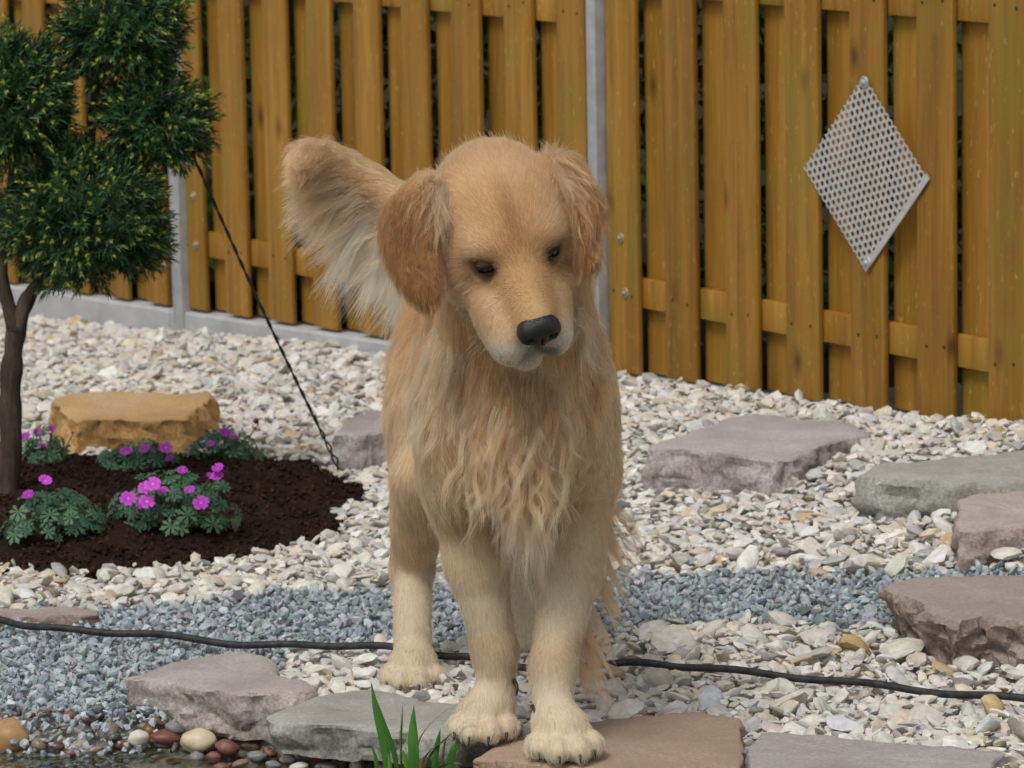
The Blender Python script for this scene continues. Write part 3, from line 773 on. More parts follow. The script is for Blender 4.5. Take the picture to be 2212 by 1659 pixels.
def cranesbill(px, py, wpx, hpx, leaves, flowers, label, seed):
    g = random.Random(seed); base = ong(px, py, .02); sc_ = np.linalg.norm(base - np.array([0, 0, H])) / F
    base[2] = ground_z(base[0], base[1]) + max(0, float(soil_z(base[0], base[1]))) - .004
    root = empty('cranesbill', tuple(base)); tag(root, label, 'plant', 'cranesbill plants in the mulch bed')
    rx = wpx * sc_ / 2; h = hpx * sc_ * .93; ry = rx * .75
    stemV, stemF = [], []
    def stem(a, b, r=.0011):
        mid = (np.array(a) * .5 + np.array(b) * .5) + np.array([0, 0, .006]); V, Fc = tube(spline([a, mid, b], 5), r, 5, False); o = len(stemV)
        stemV.extend(V); stemF.extend([tuple(i + o for i in f) for f in Fc])
    for i in range(leaves):
        t = g.uniform(0, 6.283); e = math.asin(g.uniform(.02, 1)) ; k = g.uniform(.72, 1.05)
        d = np.array([math.cos(t) * math.cos(e), math.sin(t) * math.cos(e), math.sin(e)])
        p = d * np.array([rx, ry, h]) * k + np.array([0, 0, .006])
        nrm_ = Vector((d[0] * .8 + g.gauss(0, .25), d[1] * .8 + g.gauss(0, .25) - .25, .55 + d[2] * .5)).normalized()
        o = obj('leaf', LEAVES[i % 4], root, tuple(p)); q = nrm_.to_track_quat('Z', 'Y') @ Quaternion((0, 0, 1), g.uniform(0, 6.28))
        o.rotation_mode = 'QUATERNION'; o.rotation_quaternion = q; k2 = g.uniform(.55, 1.25); o.scale = (k2 * 1.15,) * 3
        if i % 2 == 0: stem((p[0] * .15, p[1] * .15, 0), tuple(p))
    for (fx, fy, kind, size) in flowers:
        w = ony(fx, fy, base[1] - ry * g.uniform(.75, 1.05)); p = w - base
        o = obj('flower', FLOWERS[kind], root, tuple(p)); fn = Vector((g.gauss(0, .25), -.5 - .3 * (kind == 0), .8)).normalized()
        o.rotation_mode = 'QUATERNION'; o.rotation_quaternion = fn.to_track_quat('Z', 'Y') @ Quaternion((0, 0, 1), g.uniform(0, 6.28)); o.scale = (size,) * 3
        stem((p[0] * .6, p[1] * .5, max(.01, p[2] - .05)), (p[0], p[1], p[2] - .001))
    obj('stem', poly_mesh('stem', stemV, stemF, M_STEM), root)
cranesbill(112, 1168, 235, 105, 120, [(97, 1040, 1, 1), (62, 1071, 1, .9), (0, 1107, 3, .8)], 'cranesbill with two pale purple blooms at the foot of the yew trunk', 1)
cranesbill(375, 1150, 290, 125, 150, [(330, 1046, 0, 1.1), (314, 1054, 0, 1.0), (277, 1077, 0, 1.15), (317, 1084, 0, 1.1), (434, 1087, 0, 1.1), (471, 1013, 1, .9), (470, 1031, 1, .95), (452, 1034, 2, .9), (394, 1018, 1, .8), (450, 1112, 3, .5), (352, 1062, 1, .8), (410, 1060, 1, .8), (300, 1100, 2, .7)],
           'cranesbill with the most magenta blooms in the middle of the mulch', 2)
cranesbill(300, 1025, 190, 55, 75, [(358, 967, 0, 1.0), (313, 972, 1, .9), (273, 977, 1, 1.0), (369, 997, 2, 1.0), (264, 963, 3, .5)], 'low cranesbill with magenta blooms right in front of the ochre stone', 3)
cranesbill(480, 1003, 180, 70, 90, [(487, 937, 1, 1.0), (558, 916, 3, 1.0), (428, 955, 3, .45), (455, 960, 1, .7), (510, 950, 2, .7)], 'cranesbill with one tall single bloom on a bare stem by the gravel', 4)
cranesbill(98, 1018, 105, 75, 55, [(113, 930, 2, .9), (78, 938, 2, .9), (92, 967, 2, .8), (55, 945, 1, .9), (157, 938, 3, .5), (110, 943, 3, .6)], 'small dark cranesbill squeezed between yew trunk and ochre stone', 5)
# ------------------------------------------------------------------ irrigation hose
hp_ = [(-160, 1312), (0, 1338), (80, 1355), (200, 1363), (330, 1371), (480, 1388), (600, 1394), (700, 1393), (830, 1398), (950, 1413), (1040, 1424), (1140, 1440), (1240, 1441), (1300, 1434), (1400, 1434), (1500, 1441), (1650, 1456), (1800, 1470), (1950, 1487), (2100, 1502), (2240, 1511), (2420, 1522)]
P = spline([ong(a, b, .026) for a, b in hp_], 200); P[:, 2] += .002 * np.sin(np.arange(200) * .35)
V, Fc = tube(P, .0052, 10); o0 = P[0].copy()
nt = NT('black_rubber'); nz = nt.noise(objcoord(nt), 90, 4); M_RUB = nt.set(nt.ramp(nz, [(.35, (.012, .013, .015)), (.75, (.05, .05, .05))]), .6, .35)
tag(obj('hose', poly_mesh('hose', V - o0, Fc, M_RUB), None, tuple(o0)), 'black rubber hose lying across the gravel behind the dog', 'hose')

# ------------------------------------------------------------------ pebbles and boulder at the pond edge
def mat_pebble(name, a, b, rough=.45):
    nt = NT(name); v = objcoord(nt); n = nt.noise(v, 40, 6, .65); n2 = nt.noise(v, 250, 3)
    c = nt.ramp(n, [(.3, a), (.7, b)]); nt.bump(n2, .2, .002)
    return nt.set(c, rough, .4)
PM = {'red': mat_pebble('red_pebble', (.13, .045, .035), (.22, .085, .065)), 'cream': mat_pebble('cream_pebble', (.50, .40, .24), (.62, .55, .40)),
      'white': mat_pebble('white_pebble', (.48, .44, .38), (.64, .60, .53)), 'grey': mat_pebble('grey_pebble', (.13, .135, .13), (.25, .25, .235)),
      'brown': mat_pebble('brown_pebble', (.14, .09, .055), (.25, .17, .10)), 'ochre': mat_pebble('ochre_boulder', (.27, .15, .06), (.42, .27, .13), .5)}
def pebble(px, py, wpx, hpx, m_, label, z=None, name='pebble', rot=0.0):
    z = -.02 if z is None else z
    c = onz(px, py + hpx * .1, z); s_ = np.linalg.norm(c - np.array([0, 0, H])) / F
    V0, F0 = ico(3); V = V0 * np.array([wpx, (wpx + hpx) * .45, hpx]) * s_ * .5
    sd = px * .013 + py * .007
    for i in range(len(V)):
        q = noise.noise(Vector(V0[i]) * 1.3 + Vector((sd, sd * 2, 0))); V[i] *= 1 + .22 * q
    a = math.radians(rot); R = np.array([[math.cos(a), 0, math.sin(a)], [0, 1, 0], [-math.sin(a), 0, math.cos(a)]])
    o = obj(name, mesh_np(name, V @ R.T, F0, PM[m_]), None, tuple(c)); tag(o, label, 'stone', 'rounded stones at the pond edge')
    return o
pebble(22, 1588, 108, 84, 'ochre', 'rounded ochre brown boulder at the water beside blue chippings', -.025, 'boulder')
pebble(430, 1595, 84, 52, 'cream', 'large cream yellow pebble below the overhanging mauve slab')
pebble(300, 1592, 44, 36, 'white', 'squarish white pebble beside the long red one')
pebble(357, 1590, 72, 34, 'red', 'long dark red pebble between the white one and the cream one', -.024)
pebble(491, 1612, 54, 34, 'red', 'red brown pebble just past the large cream pebble', -.024, rot=18)
pebble(259, 1606, 40, 24, 'red', 'small red pebble at the water line', -.03)
pebble(376, 1570, 44, 26, 'grey', 'flat grey pebble tucked under the mauve slab', -.012, rot=12)
pebble(742, 1618, 44, 44, 'cream', 'round cream pebble leaning against the grey slab', -.012)
pebble(425, 1634, 34, 26, 'grey', 'small dark grey pebble in the shallow water', -.034)
pebble(462, 1632, 40, 22, 'red', 'flat red pebble in the shallow water', -.036)
pebble(350, 1605, 44, 18, 'grey', 'dark grey sliver of stone half under water', -.032)
others = [(540, 1608, 40, 22, 'brown'), (556, 1632, 44, 24, 'grey'), (585, 1626, 34, 20, 'red'), (622, 1637, 36, 22, 'white'), (645, 1655, 44, 22, 'white'), (690, 1637, 46, 26, 'red'), (705, 1655, 50, 24, 'grey'), (655, 1625, 30, 18, 'brown'),
          (712, 1622, 28, 20, 'white'), (770, 1652, 30, 34, 'white'), (800, 1640, 36, 34, 'red'), (830, 1655, 40, 24, 'white'), (848, 1640, 24, 22, 'white'), (240, 1618, 44, 16, 'brown'), (150, 1628, 60, 18, 'brown'), (200, 1640, 50, 16, 'grey'),
          (520, 1648, 40, 18, 'brown'), (480, 1655, 36, 16, 'red'), (590, 1650, 34, 20, 'grey'), (735, 1648, 34, 20, 'brown'), (880, 1652, 40, 22, 'brown'), (960, 1650, 34, 20, 'red'), (1000, 1655, 30, 18, 'white'), (325, 1630, 60, 14, 'brown'), (275, 1640, 50, 14, 'grey'), (395, 1648, 44, 14, 'brown'),
          (925, 1645, 30, 22, 'brown'), (575, 1604, 26, 16, 'grey'), (612, 1612, 24, 16, 'brown'), (680, 1612, 24, 16, 'grey')]
def where(px): return 'lying under the shallow pond water' if px < 420 else ('in the damp shingle before the mauve slab' if px < 575 else ('in the damp shingle along the grey slab' if px < 765 else 'among the iris blades'))
tone = {'red': 'small dull red', 'brown': 'small brown', 'grey': 'small grey', 'white': 'small whitish'}
for (px, py, w_, h_, k) in others: pebble(px, py, w_, h_, k, tone[k] + ' pebble ' + where(px), -.03 - (.012 if px < 420 else 0), rot=random.uniform(-15, 15))
# mixed shingle on the pond floor
x, y = jitter_grid(-1.3, 1.0, 4.3, 5.62, .022, .6); m_ = (y < bank_y(x) + .05) & in_view(x, y, .3) & clear_of_boulders(x, y, .9); x, y = x[m_], y[m_]
SH_T = [(30, (.15, .10, .065)), (20, (.12, .12, .11)), (14, (.17, .07, .05)), (14, (.30, .27, .22)), (10, (.22, .17, .10))]
me = scatter_mesh('shingle', np.stack([x, y, ground_z(x, y) + .002], 1), rng.uniform(.008, .016, len(x)), sm_p, sm_f, pick_colors(len(x), SH_T), mat_vcol('wet_shingle', .35, .2, 90, .25, .5), .5)
tag(obj('shingle', me), 'mixed brown shingle on the floor of the pond', 'shingle', kind='stuff')

# ------------------------------------------------------------------ iris shoots in front of the grey slab
nt = NT('iris_blade'); tcb = nt.node('ShaderNodeAttribute', attribute_name='Col'); gv = nt.noise(objcoord(nt, (1, 1, .05)), 300, 2)
M_BLADE = nt.set(nt.mix(.35, tcb.outputs['Color'], nt.ramp(gv, [(.3, (.6, .6, .6)), (.7, (1.25, 1.25, 1.2))]), 'MULTIPLY'), .45, .4)
nt.b.inputs['Transmission Weight'].default_value = 0.0
IB = ony(872, 1700, 5.10); iris = empty('iris_plant', tuple(IB)); tag(iris, 'tuft of bright green iris blades growing at the pond edge', 'plant')
GREEN, LIME, STRAW = (.045, .165, .018), (.10, .24, .03), (.34, .27, .12)
def blade(pts, w, colr, dy=0.0, twist=.2):
    P = spline([ony(px, py, IB[1] + d + dy) for px, py, d in pts], 12); n = len(P)
    t = np.linspace(0, 1, n); wd = w / 1720. * (1 - t ** 2.2) * (.75 + .5 * np.sin(t * 2.2)); V, Fc, C = [], [], []
    for i in range(n):
        s = RIGHT * math.cos(twist * t[i] * 2) + FWD * math.sin(twist * t[i] * 2); k = FWD * .12 * wd[i]
        V += [P[i] - s * wd[i] * .5, P[i] - k - FWD * .0007, P[i] + s * wd[i] * .5, P[i] + k * .2 + FWD * .0007]
    for i in range(n - 1):
        for j in range(4):
            a = i * 4 + j; b = i * 4 + (j + 1) % 4; Fc.append((a, b, b + 4, a + 4))
    C = np.repeat(np.array(colr)[None] * (.85 + .3 * np.repeat(t, 4))[:, None], 1, axis=0)
    me = mesh_np('blade', np.array(V) - IB, Fc, M_BLADE, True, C, math.radians(60)); return obj('blade', me, iris)
blade([(842, 1690, 0), (828, 1600, .005), (812, 1530, .008), (801, 1470, .012)], 20, GREEN)
blade([(862, 1690, .01), (850, 1620, .01), (828, 1555, .01), (815, 1512, .01)], 12, GREEN, twist=.6)
blade([(896, 1690, -.01), (893, 1620, -.01), (892, 1570, -.005), (894, 1522, 0)], 24, (.05, .18, .02))
blade([(884, 1690, 0), (876, 1640, 0), (866, 1615, 0)], 12, LIME)
blade([(936, 1690, 0), (941, 1630, 0), (946, 1600, 0), (952, 1572, 0)], 14, GREEN)
blade([(966, 1690, -.01), (974, 1640, -.01), (980, 1615, -.01), (986, 1590, -.005)], 18, GREEN)
blade([(905, 1690, .0), (930, 1630, 0), (975, 1585, -.01), (1028, 1543, -.02)], 9, (.075, .19, .05), twist=.9)
blade([(895, 1690, .01), (905, 1600, .01), (950, 1545, .01), (1020, 1502, .02)], 4, STRAW)
blade([(868, 1690, .02), (866, 1600, .02), (868, 1560, .02), (870, 1518, .02)], 6, (.07, .16, .05))
blade([(838, 1690, -.01), (842, 1650, -.01), (838, 1625, -.01)], 10, LIME)
blade([(905, 1690, -.012), (915, 1640, -.012), (950, 1606, -.02), (968, 1618, -.03)], 10, (.36, .17, .10), twist=1.2)
blade([(815, 1690, .0), (812, 1640, 0), (800, 1605, 0)], 9, GREEN)
blade([(950, 1690, 0), (958, 1620, .01), (962, 1600, .01), (970, 1585, .01)], 6, (.16, .17, .06))
blade([(920, 1690, -.02), (945, 1660, -.03), (975, 1648, -.04), (1000, 1652, -.05)], 16, LIME, twist=.3)
# ------------------------------------------------------------------ the dog: one skin grown from blended volumes, fur on top
def nrm(v): v = np.asarray(v, float); return v / (np.linalg.norm(v) + 1e-12)
W = np.array
GOLD, PALE, CREAM, WHITE, RUST, DARK = W([.74, .485, .24]), W([.81, .61, .38]), W([.865, .73, .53]), W([.90, .83, .72]), W([.53, .275, .10]), W([.045, .035, .03])
PR = []
def ell(c, r, ax=None, k=.03, L=.03, flow=(0, .3, -1), col_=GOLD, lift=.16, tg='body'):
    ax = np.eye(3) if ax is None else np.asarray(ax, float)      # rows are the axes
    PR.append(dict(t='e', c=W(c, float), r=W(r, float), ax=ax, k=k, L=L, flow=nrm(flow), col=W(col_), lift=lift, tg=tg))
def cone(a, b, ra, rb, k=.025, L=.015, flow=(0, .15, -1), col_=PALE, lift=.25, tg='leg'):
    PR.append(dict(t='c', a=W(a, float), b=W(b, float), ra=ra, rb=rb, k=k, L=L, flow=nrm(flow), col=W(col_), lift=lift, tg=tg))
def sdf(p, q):
    if p['t'] == 'e':
        l = (q - p['c']) @ p['ax'].T
        k0 = np.linalg.norm(l / p['r'], axis=-1); k1 = np.linalg.norm(l / p['r'] ** 2, axis=-1) + 1e-9
        return k0 * (k0 - 1) / k1
    ab = p['b'] - p['a']; t = np.clip((q - p['a']) @ ab / (ab @ ab), 0, 1)
    return np.linalg.norm(q - p['a'] - t[..., None] * ab, axis=-1) - (p['ra'] + t * (p['rb'] - p['ra']))

# --- trunk (stands facing the camera, hind quarters away and a little to the picture's left)
ell((.008, 5.235, .435), (.106, .15, .138), L=.024, flow=(0, .55, -1), col_=GOLD, tg='side')            # chest
ell((.012, 5.115, .452), (.080, .07, .105), L=.032, flow=(0, -.12, -1), col_=PALE, lift=.3, tg='ruff') # forechest
ell((-.022, 5.42, .435), (.100, .20, .132), L=.04, flow=(-.1, .6, -1), col_=GOLD, tg='side')            # ribs
ell((-.066, 5.66, .455), (.080, .13, .112), L=.04, flow=(-.1, .4, -1), col_=GOLD, tg='side')            # hips
ell((.006, 5.28, .545), (.070, .14, .055), L=.04, flow=(0, 1, -.4), col_=GOLD, tg='side')               # withers
ell((-.040, 5.48, .545), (.070, .22, .045), L=.04, flow=(-.15, 1, -.3), col_=GOLD, tg='side')           # back
cone((.010, 5.20, .505), (.004, 5.06, .655), .100, .082, k=.05, L=.035, flow=(0, .1, -1), col_=GOLD, tg='neck')
ell((-.072, 5.165, .425), (.052, .085, .125), k=.018, L=.018, flow=(-.1, .25, -1), col_=PALE, lift=.15, tg='shoulder')
ell((.082, 5.185, .425), (.052, .085, .125), k=.018, L=.018, flow=(.1, .25, -1), col_=PALE, lift=.15, tg='shoulder')
# --- fore legs
PAWR = W([-.044, 5.135, .030]); PAWL = W([.055, 5.035, .030])           # dog's right / left fore paw, on the slabs
cone((-.066, 5.19, .355), (-.048, 5.185, .245), .050, .036, L=.018, col_=PALE)
cone((-.048, 5.185, .245), (-.028, 5.165, .135), .037, .0265, L=.015, col_=CREAM * .97)
cone((-.028, 5.165, .135), (-.026, 5.158, .075), .0275, .0222, L=.016, col_=CREAM, k=.015)
cone((.080, 5.20, .355), (.070, 5.165, .245), .052, .037, L=.018, col_=PALE)
cone((.070, 5.165, .245), (.045, 5.10, .130), .037, .0275, L=.015, col_=CREAM * .97)
cone((.045, 5.10, .130), (.043, 5.073, .075), .0285, .0232, L=.016, col_=CREAM, k=.015)
def paw(c, yaw, sc_=1.0, down=0.0):
    f = W([math.sin(yaw), -math.cos(yaw), 0]); s = W([math.cos(yaw), math.sin(yaw), 0]); u = W([0, 0, 1.0])
    ax = np.stack([s, f, u]); c = W(c)
    ell(c + u * .030 * sc_ + f * -.012, (.031 * sc_, .036 * sc_, .026 * sc_), ax, k=.02, L=.012, flow=f * 1 - u * .5, col_=CREAM, lift=.35, tg='paw')
    toes = []
    for o, fw, rr in ((-.031, .008, .0125), (-.0115, .030, .0145), (.0115, .030, .0145), (.031, .008, .0125)):
        t = c + s * o * sc_ + f * fw * sc_ + u * .0155 * sc_
        ell(t, (rr * sc_, .024 * sc_, .0155 * sc_), ax, k=.004, L=.010, flow=f * .7 - u * .8, col_=CREAM * 1.05, lift=.35, tg='paw')
        toes.append((t, f, s, u))
    return toes
TOES = paw(PAWR, -.10, 1.06) + paw(PAWL, .12, 1.12)
# --- hind legs: thigh, stifle forward, hock back, upright shank
def hind(hx, px, py, s):
    hip = W([hx, 5.66, .42]); knee = W([hx - s * .004, 5.53, .285]); hock = W([px, py + .115, .145]); pst = W([px, py + .045, .065])
    ell((hip + knee) / 2 + W([0, .045, .0]), (.047, .10, .125), L=.03, flow=(0, .35, -1), col_=PALE, tg='thigh')
    cone(knee + W([0, .02, 0]), hock, .043, .027, L=.022, flow=(0, .4, -1), col_=PALE)
    cone(hock, pst, .027, .0255, L=.015, flow=(0, -.1, -1), col_=CREAM, k=.015)
    return paw((px, py, .002), -.05 if s < 0 else .1, 1.05)
TOES += hind(-.127, -.142, 5.535, -1) + hind(.0, .012, 5.735, 1)
# --- tail: raised, sweeping to the picture's left
TAIL = spline([(-.085, 5.77, .520), ony(900, 470, 5.82), ony(800, 396, 5.84), ony(725, 352, 5.83), ony(670, 336, 5.80), ony(648, 356, 5.77)], 9)
for i in range(len(TAIL) - 1):
    r0 = np.interp(i, [0, 2, 8], [.040, .026, .015]); r1 = np.interp(i + 1, [0, 2, 8], [.040, .026, .015])
    cone(TAIL[i], TAIL[i + 1], r0, r1, k=.02, L=.026, flow=nrm(TAIL[i + 1] - TAIL[i]) + W([-.1, 0, -.35]), col_=(GOLD + PALE) * .5, lift=.14, tg='tail')
# --- head frame
EYE0 = ony(1112, 541, 4.985)
Dv = nrm(ray(1116, 560)); Rv = nrm(RIGHT - Dv * (RIGHT @ Dv)); Uv = np.cross(Rv, Dv)
ROLLH, YAW, TH = math.radians(13.5), math.radians(10), math.radians(45)
rr_ = Rv * math.cos(ROLLH) + Uv * math.sin(ROLLH); ur_ = Uv * math.cos(ROLLH) - Rv * math.sin(ROLLH)
hx_ = rr_ * math.cos(YAW) + Dv * math.sin(YAW); hf0 = -Dv * math.cos(YAW) + rr_ * math.sin(YAW)
hf_ = hf0 * math.cos(TH) - ur_ * math.sin(TH); hu_ = np.cross(hf_, hx_)
HA = np.stack([hx_, hf_, hu_])
def hp(x, y, z): return EYE0 + hx_ * x + hf_ * y + hu_ * z
def mp(x, y, z): return hp(x * 1.12 - .004, y + .004, z * 1.08 - .007)      # muzzle frame
def hl(q): return (q - EYE0) @ HA.T
def hell(x, y, z, r, k=.02, L=.012, flow=None, col_=GOLD, lift=.15, tg='head', rot=None):
    ax = HA if rot is None else rot @ HA
    c = hp(x, y, z); ell(c, r, ax, k, L, flow if flow is not None else nrm(c - hp(0, .12, -.02)), col_, lift, tg)
hell(.006, -.072, .003, (.079, .082, .062), L=.012, col_=GOLD)                         # cranium
hell(.002, -.115, -.014, (.070, .062, .070), L=.03, col_=GOLD)                           # occiput into the neck
for s in (-1, 1):
    hell(s * .033, -.008, .011, (.027, .028, .019), k=.026, L=.009, col_=GOLD)       # brow
    hell(s * .046 - .003, -.042, -.041, (.036, .052, .048), L=.02, col_=PALE)               # cheek
    hell(s * .027 - .008, .076, -.066, (.0255, .035, .032), k=.014, L=.006, col_=PALE, tg='muzzle')   # flews
    hell(s * .035 - .006, .036, -.058, (.0255, .038, .034), k=.02, L=.008, col_=PALE, tg='muzzle')
cone(hp(0, .005, -.020), mp(0, .092, -.020), .034, .024, k=.022, L=.005, flow=-hf_, col_=GOLD, tg='muzzle')
cone(hp(0, -.02, -.076), mp(-.007, .062, -.089), .036, .023, k=.015, L=.010, flow=-hf_ - hu_, col_=CREAM, tg='muzzle')
# --- ears: leather flaps hanging from the sides of the skull
def view_axes(ang, tilt=0.0):
    """rows: across, along (downwards), thickness; turned by ang in the picture plane, swung by tilt about the length"""
    a = Rv * math.cos(ang) - Uv * math.sin(ang); b = -Uv * math.cos(ang) - Rv * math.sin(ang); n = Dv
    a2 = a * math.cos(tilt) + n * math.sin(tilt); n2 = n * math.cos(tilt) - a * math.sin(tilt)
    return np.stack([a2, b, n2])
def ear(pts, tg):
    for (px, py, Y, rx, ry, th, ang, tl, L, cc) in pts:
        A = view_axes(math.radians(ang), math.radians(tl))
        ell(ony(px, py, Y), (rx / 1770, ry / 1770, th), A, k=.016, L=L, flow=A[1], col_=cc, lift=.22, tg=tg)
ear([(930, 430, 5.02, 62, 60, .020, 25, 15, .020, GOLD), (884, 480, 4.995, 64, 80, .014, 18, 12, .028, RUST), (890, 550, 4.985, 58, 82, .012, -8, 10, .026, RUST), (914, 608, 4.98, 40, 62, .011, -15, 5, .022, RUST * 1.05)], 'ear')
ear([(1205, 378, 5.045, 58, 48, .024, -38, -25, .022, GOLD), (1250, 428, 5.035, 52, 72, .018, -28, -35, .028, RUST * 1.1), (1258, 495, 5.025, 38, 70, .013, -4, -35, .028, RUST * 1.1), (1270, 550, 5.02, 22, 42, .011, -12, -35, .020, RUST)], 'ear')

# --- polygonise (naive surface nets)
def surface_nets(prims, lo, hi, h, carve=None):
    lo = W(lo, float); n = np.ceil((W(hi) - lo) / h).astype(int) + 1
    D = np.full(n, .2, np.float32)
    gx_, gy_, gz_ = [lo[i] + h * np.arange(n[i]) for i in range(3)]
    for p in prims:
        m_ = .03 + p['k']
        if p['t'] == 'e': b0, b1 = p['c'] - p['r'].max() - m_, p['c'] + p['r'].max() + m_
        else:
            R = max(p['ra'], p['rb']) + m_; b0, b1 = np.minimum(p['a'], p['b']) - R, np.maximum(p['a'], p['b']) + R
        i0 = np.clip(((b0 - lo) / h).astype(int), 0, n - 1); i1 = np.clip(((b1 - lo) / h).astype(int) + 2, 1, n)
        if (i1 <= i0).any(): continue
        sl = tuple(slice(a, b) for a, b in zip(i0, i1))
        Q = np.stack(np.meshgrid(gx_[sl[0]], gy_[sl[1]], gz_[sl[2]], indexing='ij'), -1)
        d = sdf(p, Q).astype(np.float32); a = D[sl]; k = p['k']
        hh = np.maximum(k - np.abs(a - d), 0) / k
        D[sl] = np.minimum(a, d) - hh * hh * k * .25
    if carve is not None:
        for p in carve:
            Q = np.stack(np.meshgrid(gx_, gy_, gz_, indexing='ij'), -1); d = -sdf(p, Q); k = p['k']
            hh = np.maximum(k - np.abs(D - d), 0) / k; D = np.maximum(D, d) + hh * hh * k * .25
    S = D < 0
    nc = n - 1
    cnt = np.zeros(nc, np.int8); acc = np.zeros((*nc, 3), np.float32); num = np.zeros(nc, np.float32)
    def corner(a, i, j, k): return a[i:i + nc[0], j:j + nc[1], k:k + nc[2]]
    offs = [(i, j, k) for i in (0, 1) for j in (0, 1) for k in (0, 1)]
    for o in offs: cnt += corner(S, *o).astype(np.int8)
    act = (cnt > 0) & (cnt < 8); ai = np.argwhere(act)
    vals = np.stack([D[ai[:, 0] + o[0], ai[:, 1] + o[1], ai[:, 2] + o[2]] for o in offs], 1)
    P = np.zeros((len(ai), 3)); c = np.zeros(len(ai))
    for a in range(8):
        for b in range(a + 1, 8):
            oa, ob = W(offs[a]), W(offs[b])
            if np.abs(oa - ob).sum() != 1: continue
            x = (vals[:, a] < 0) != (vals[:, b] < 0); t = vals[:, a] / (vals[:, a] - vals[:, b] + 1e-12)
            P += np.where(x[:, None], oa + t[:, None] * (ob - oa), 0); c += x
    V = lo + h * (ai + P / c[:, None])
    idx = np.full(nc, -1, np.int64); idx[act] = np.arange(len(ai))
    Fc = []
    for ax in range(3):
        sh = [slice(None)] * 3; sh[ax] = slice(0, -1); s1 = [slice(None)] * 3; s1[ax] = slice(1, None)
        e = np.argwhere(S[tuple(sh)] != S[tuple(s1)]); up = S[tuple(sh)][tuple(e.T)]
        u, v = (ax + 1) % 3, (ax + 2) % 3
        ok = (e[:, u] > 0) & (e[:, v] > 0) & (e[:, u] < nc[u]) & (e[:, v] < nc[v]) & (e[:, ax] < nc[ax]); e = e[ok]; up = up[ok]
        def at(du, dv): q = e.copy(); q[:, u] -= du; q[:, v] -= dv; return idx[tuple(q.T)]
        q = np.stack([at(0, 0), at(1, 0), at(1, 1), at(0, 1)], 1)
        q[~up] = q[~up][:, ::-1]; Fc.append(q[:, ::1])
    Fc = np.vstack(Fc); Fc = Fc[(Fc >= 0).all(1)]
    return V, Fc
def relax(V, Fc, it, lam=.5):
    E_ = np.vstack([Fc[:, [0, 1]], Fc[:, [1, 2]], Fc[:, [2, 3]], Fc[:, [3, 0]]]); n = len(V)
    for _ in range(it):
        s = np.zeros((n, 3)); c = np.bincount(E_.ravel(), minlength=n)
        for i in range(3):
            s[:, i] = np.bincount(E_[:, 0], V[E_[:, 1], i], n) + np.bincount(E_[:, 1], V[E_[:, 0], i], n)
        V = V + lam * (s / c[:, None] - V)
    return V
EYES = [hp(s * .0385, .0105, -.003) for s in (-1, 1)]
def pj(P):
    r = W(P) - W([0, 0, H]); return CX + F * (r @ RIGHT) / (r @ FWD), CY - F * (r @ UPV) / (r @ FWD)
eye_carve = [dict(t='e', c=e, r=W([.0125] * 3), ax=np.eye(3), k=.006) for e in EYES]
DV, DF = surface_nets(PR, (-.40, 4.80, -.01), (.25, 5.98, .88), .0055)
DV = relax(DV, DF, 2)
def vert_normals(V, Fc):
    n = np.zeros_like(V); fn = np.cross(V[Fc[:, 2]] - V[Fc[:, 0]], V[Fc[:, 3]] - V[Fc[:, 1]])
    for i in range(4):
        for a in range(3): n[:, a] += np.bincount(Fc[:, i], fn[:, a], len(V))
    return n / (np.linalg.norm(n, axis=1)[:, None] + 1e-12)
DN = vert_normals(DV, DF)
if ((DN * (DV - DV.mean(0))).sum(1)).mean() < 0: DF = DF[:, ::-1]; DN = -DN
# push the skin in round the eyeballs, so that lids form
for e in EYES:
    d = np.linalg.norm(DV - e, axis=1); m_ = d < .019
    DV[m_] -= DN[m_] * (.006 * (1 - (d[m_] / .019) ** 2))[:, None]
# ------------------------------------------------------------------ fur
TGS = ['side', 'ruff', 'neck', 'shoulder', 'leg', 'paw', 'thigh', 'tail', 'head', 'muzzle', 'ear', 'body']
def blend(q, sig=.010):
    dist = np.stack([sdf(p, q) for p in PR], 1)
    w = np.exp(-(dist - dist.min(1, keepdims=True)) / sig); w /= w.sum(1, keepdims=True)
    L = w @ W([p['L'] for p in PR]); fl = w @ np.stack([p['flow'] for p in PR]); cl = w @ np.stack([p['col'] for p in PR]); li = w @ W([p['lift'] for p in PR])
    tg = {t: w @ W([1.0 if p['tg'] == t else 0.0 for p in PR]) for t in TGS}
    return L, fl, cl, li, tg
def vnoise(q, f, seed):
    """cheap smooth 3-d noise in [-1,1] from a few rotated sines"""
    g = np.random.default_rng(seed); o = np.zeros(len(q))
    for i in range(6):
        d = g.normal(size=3); d *= f * g.uniform(.6, 1.5) / np.linalg.norm(d); o += np.sin(q @ d + g.uniform(0, 6.28))
    return o / 3.2
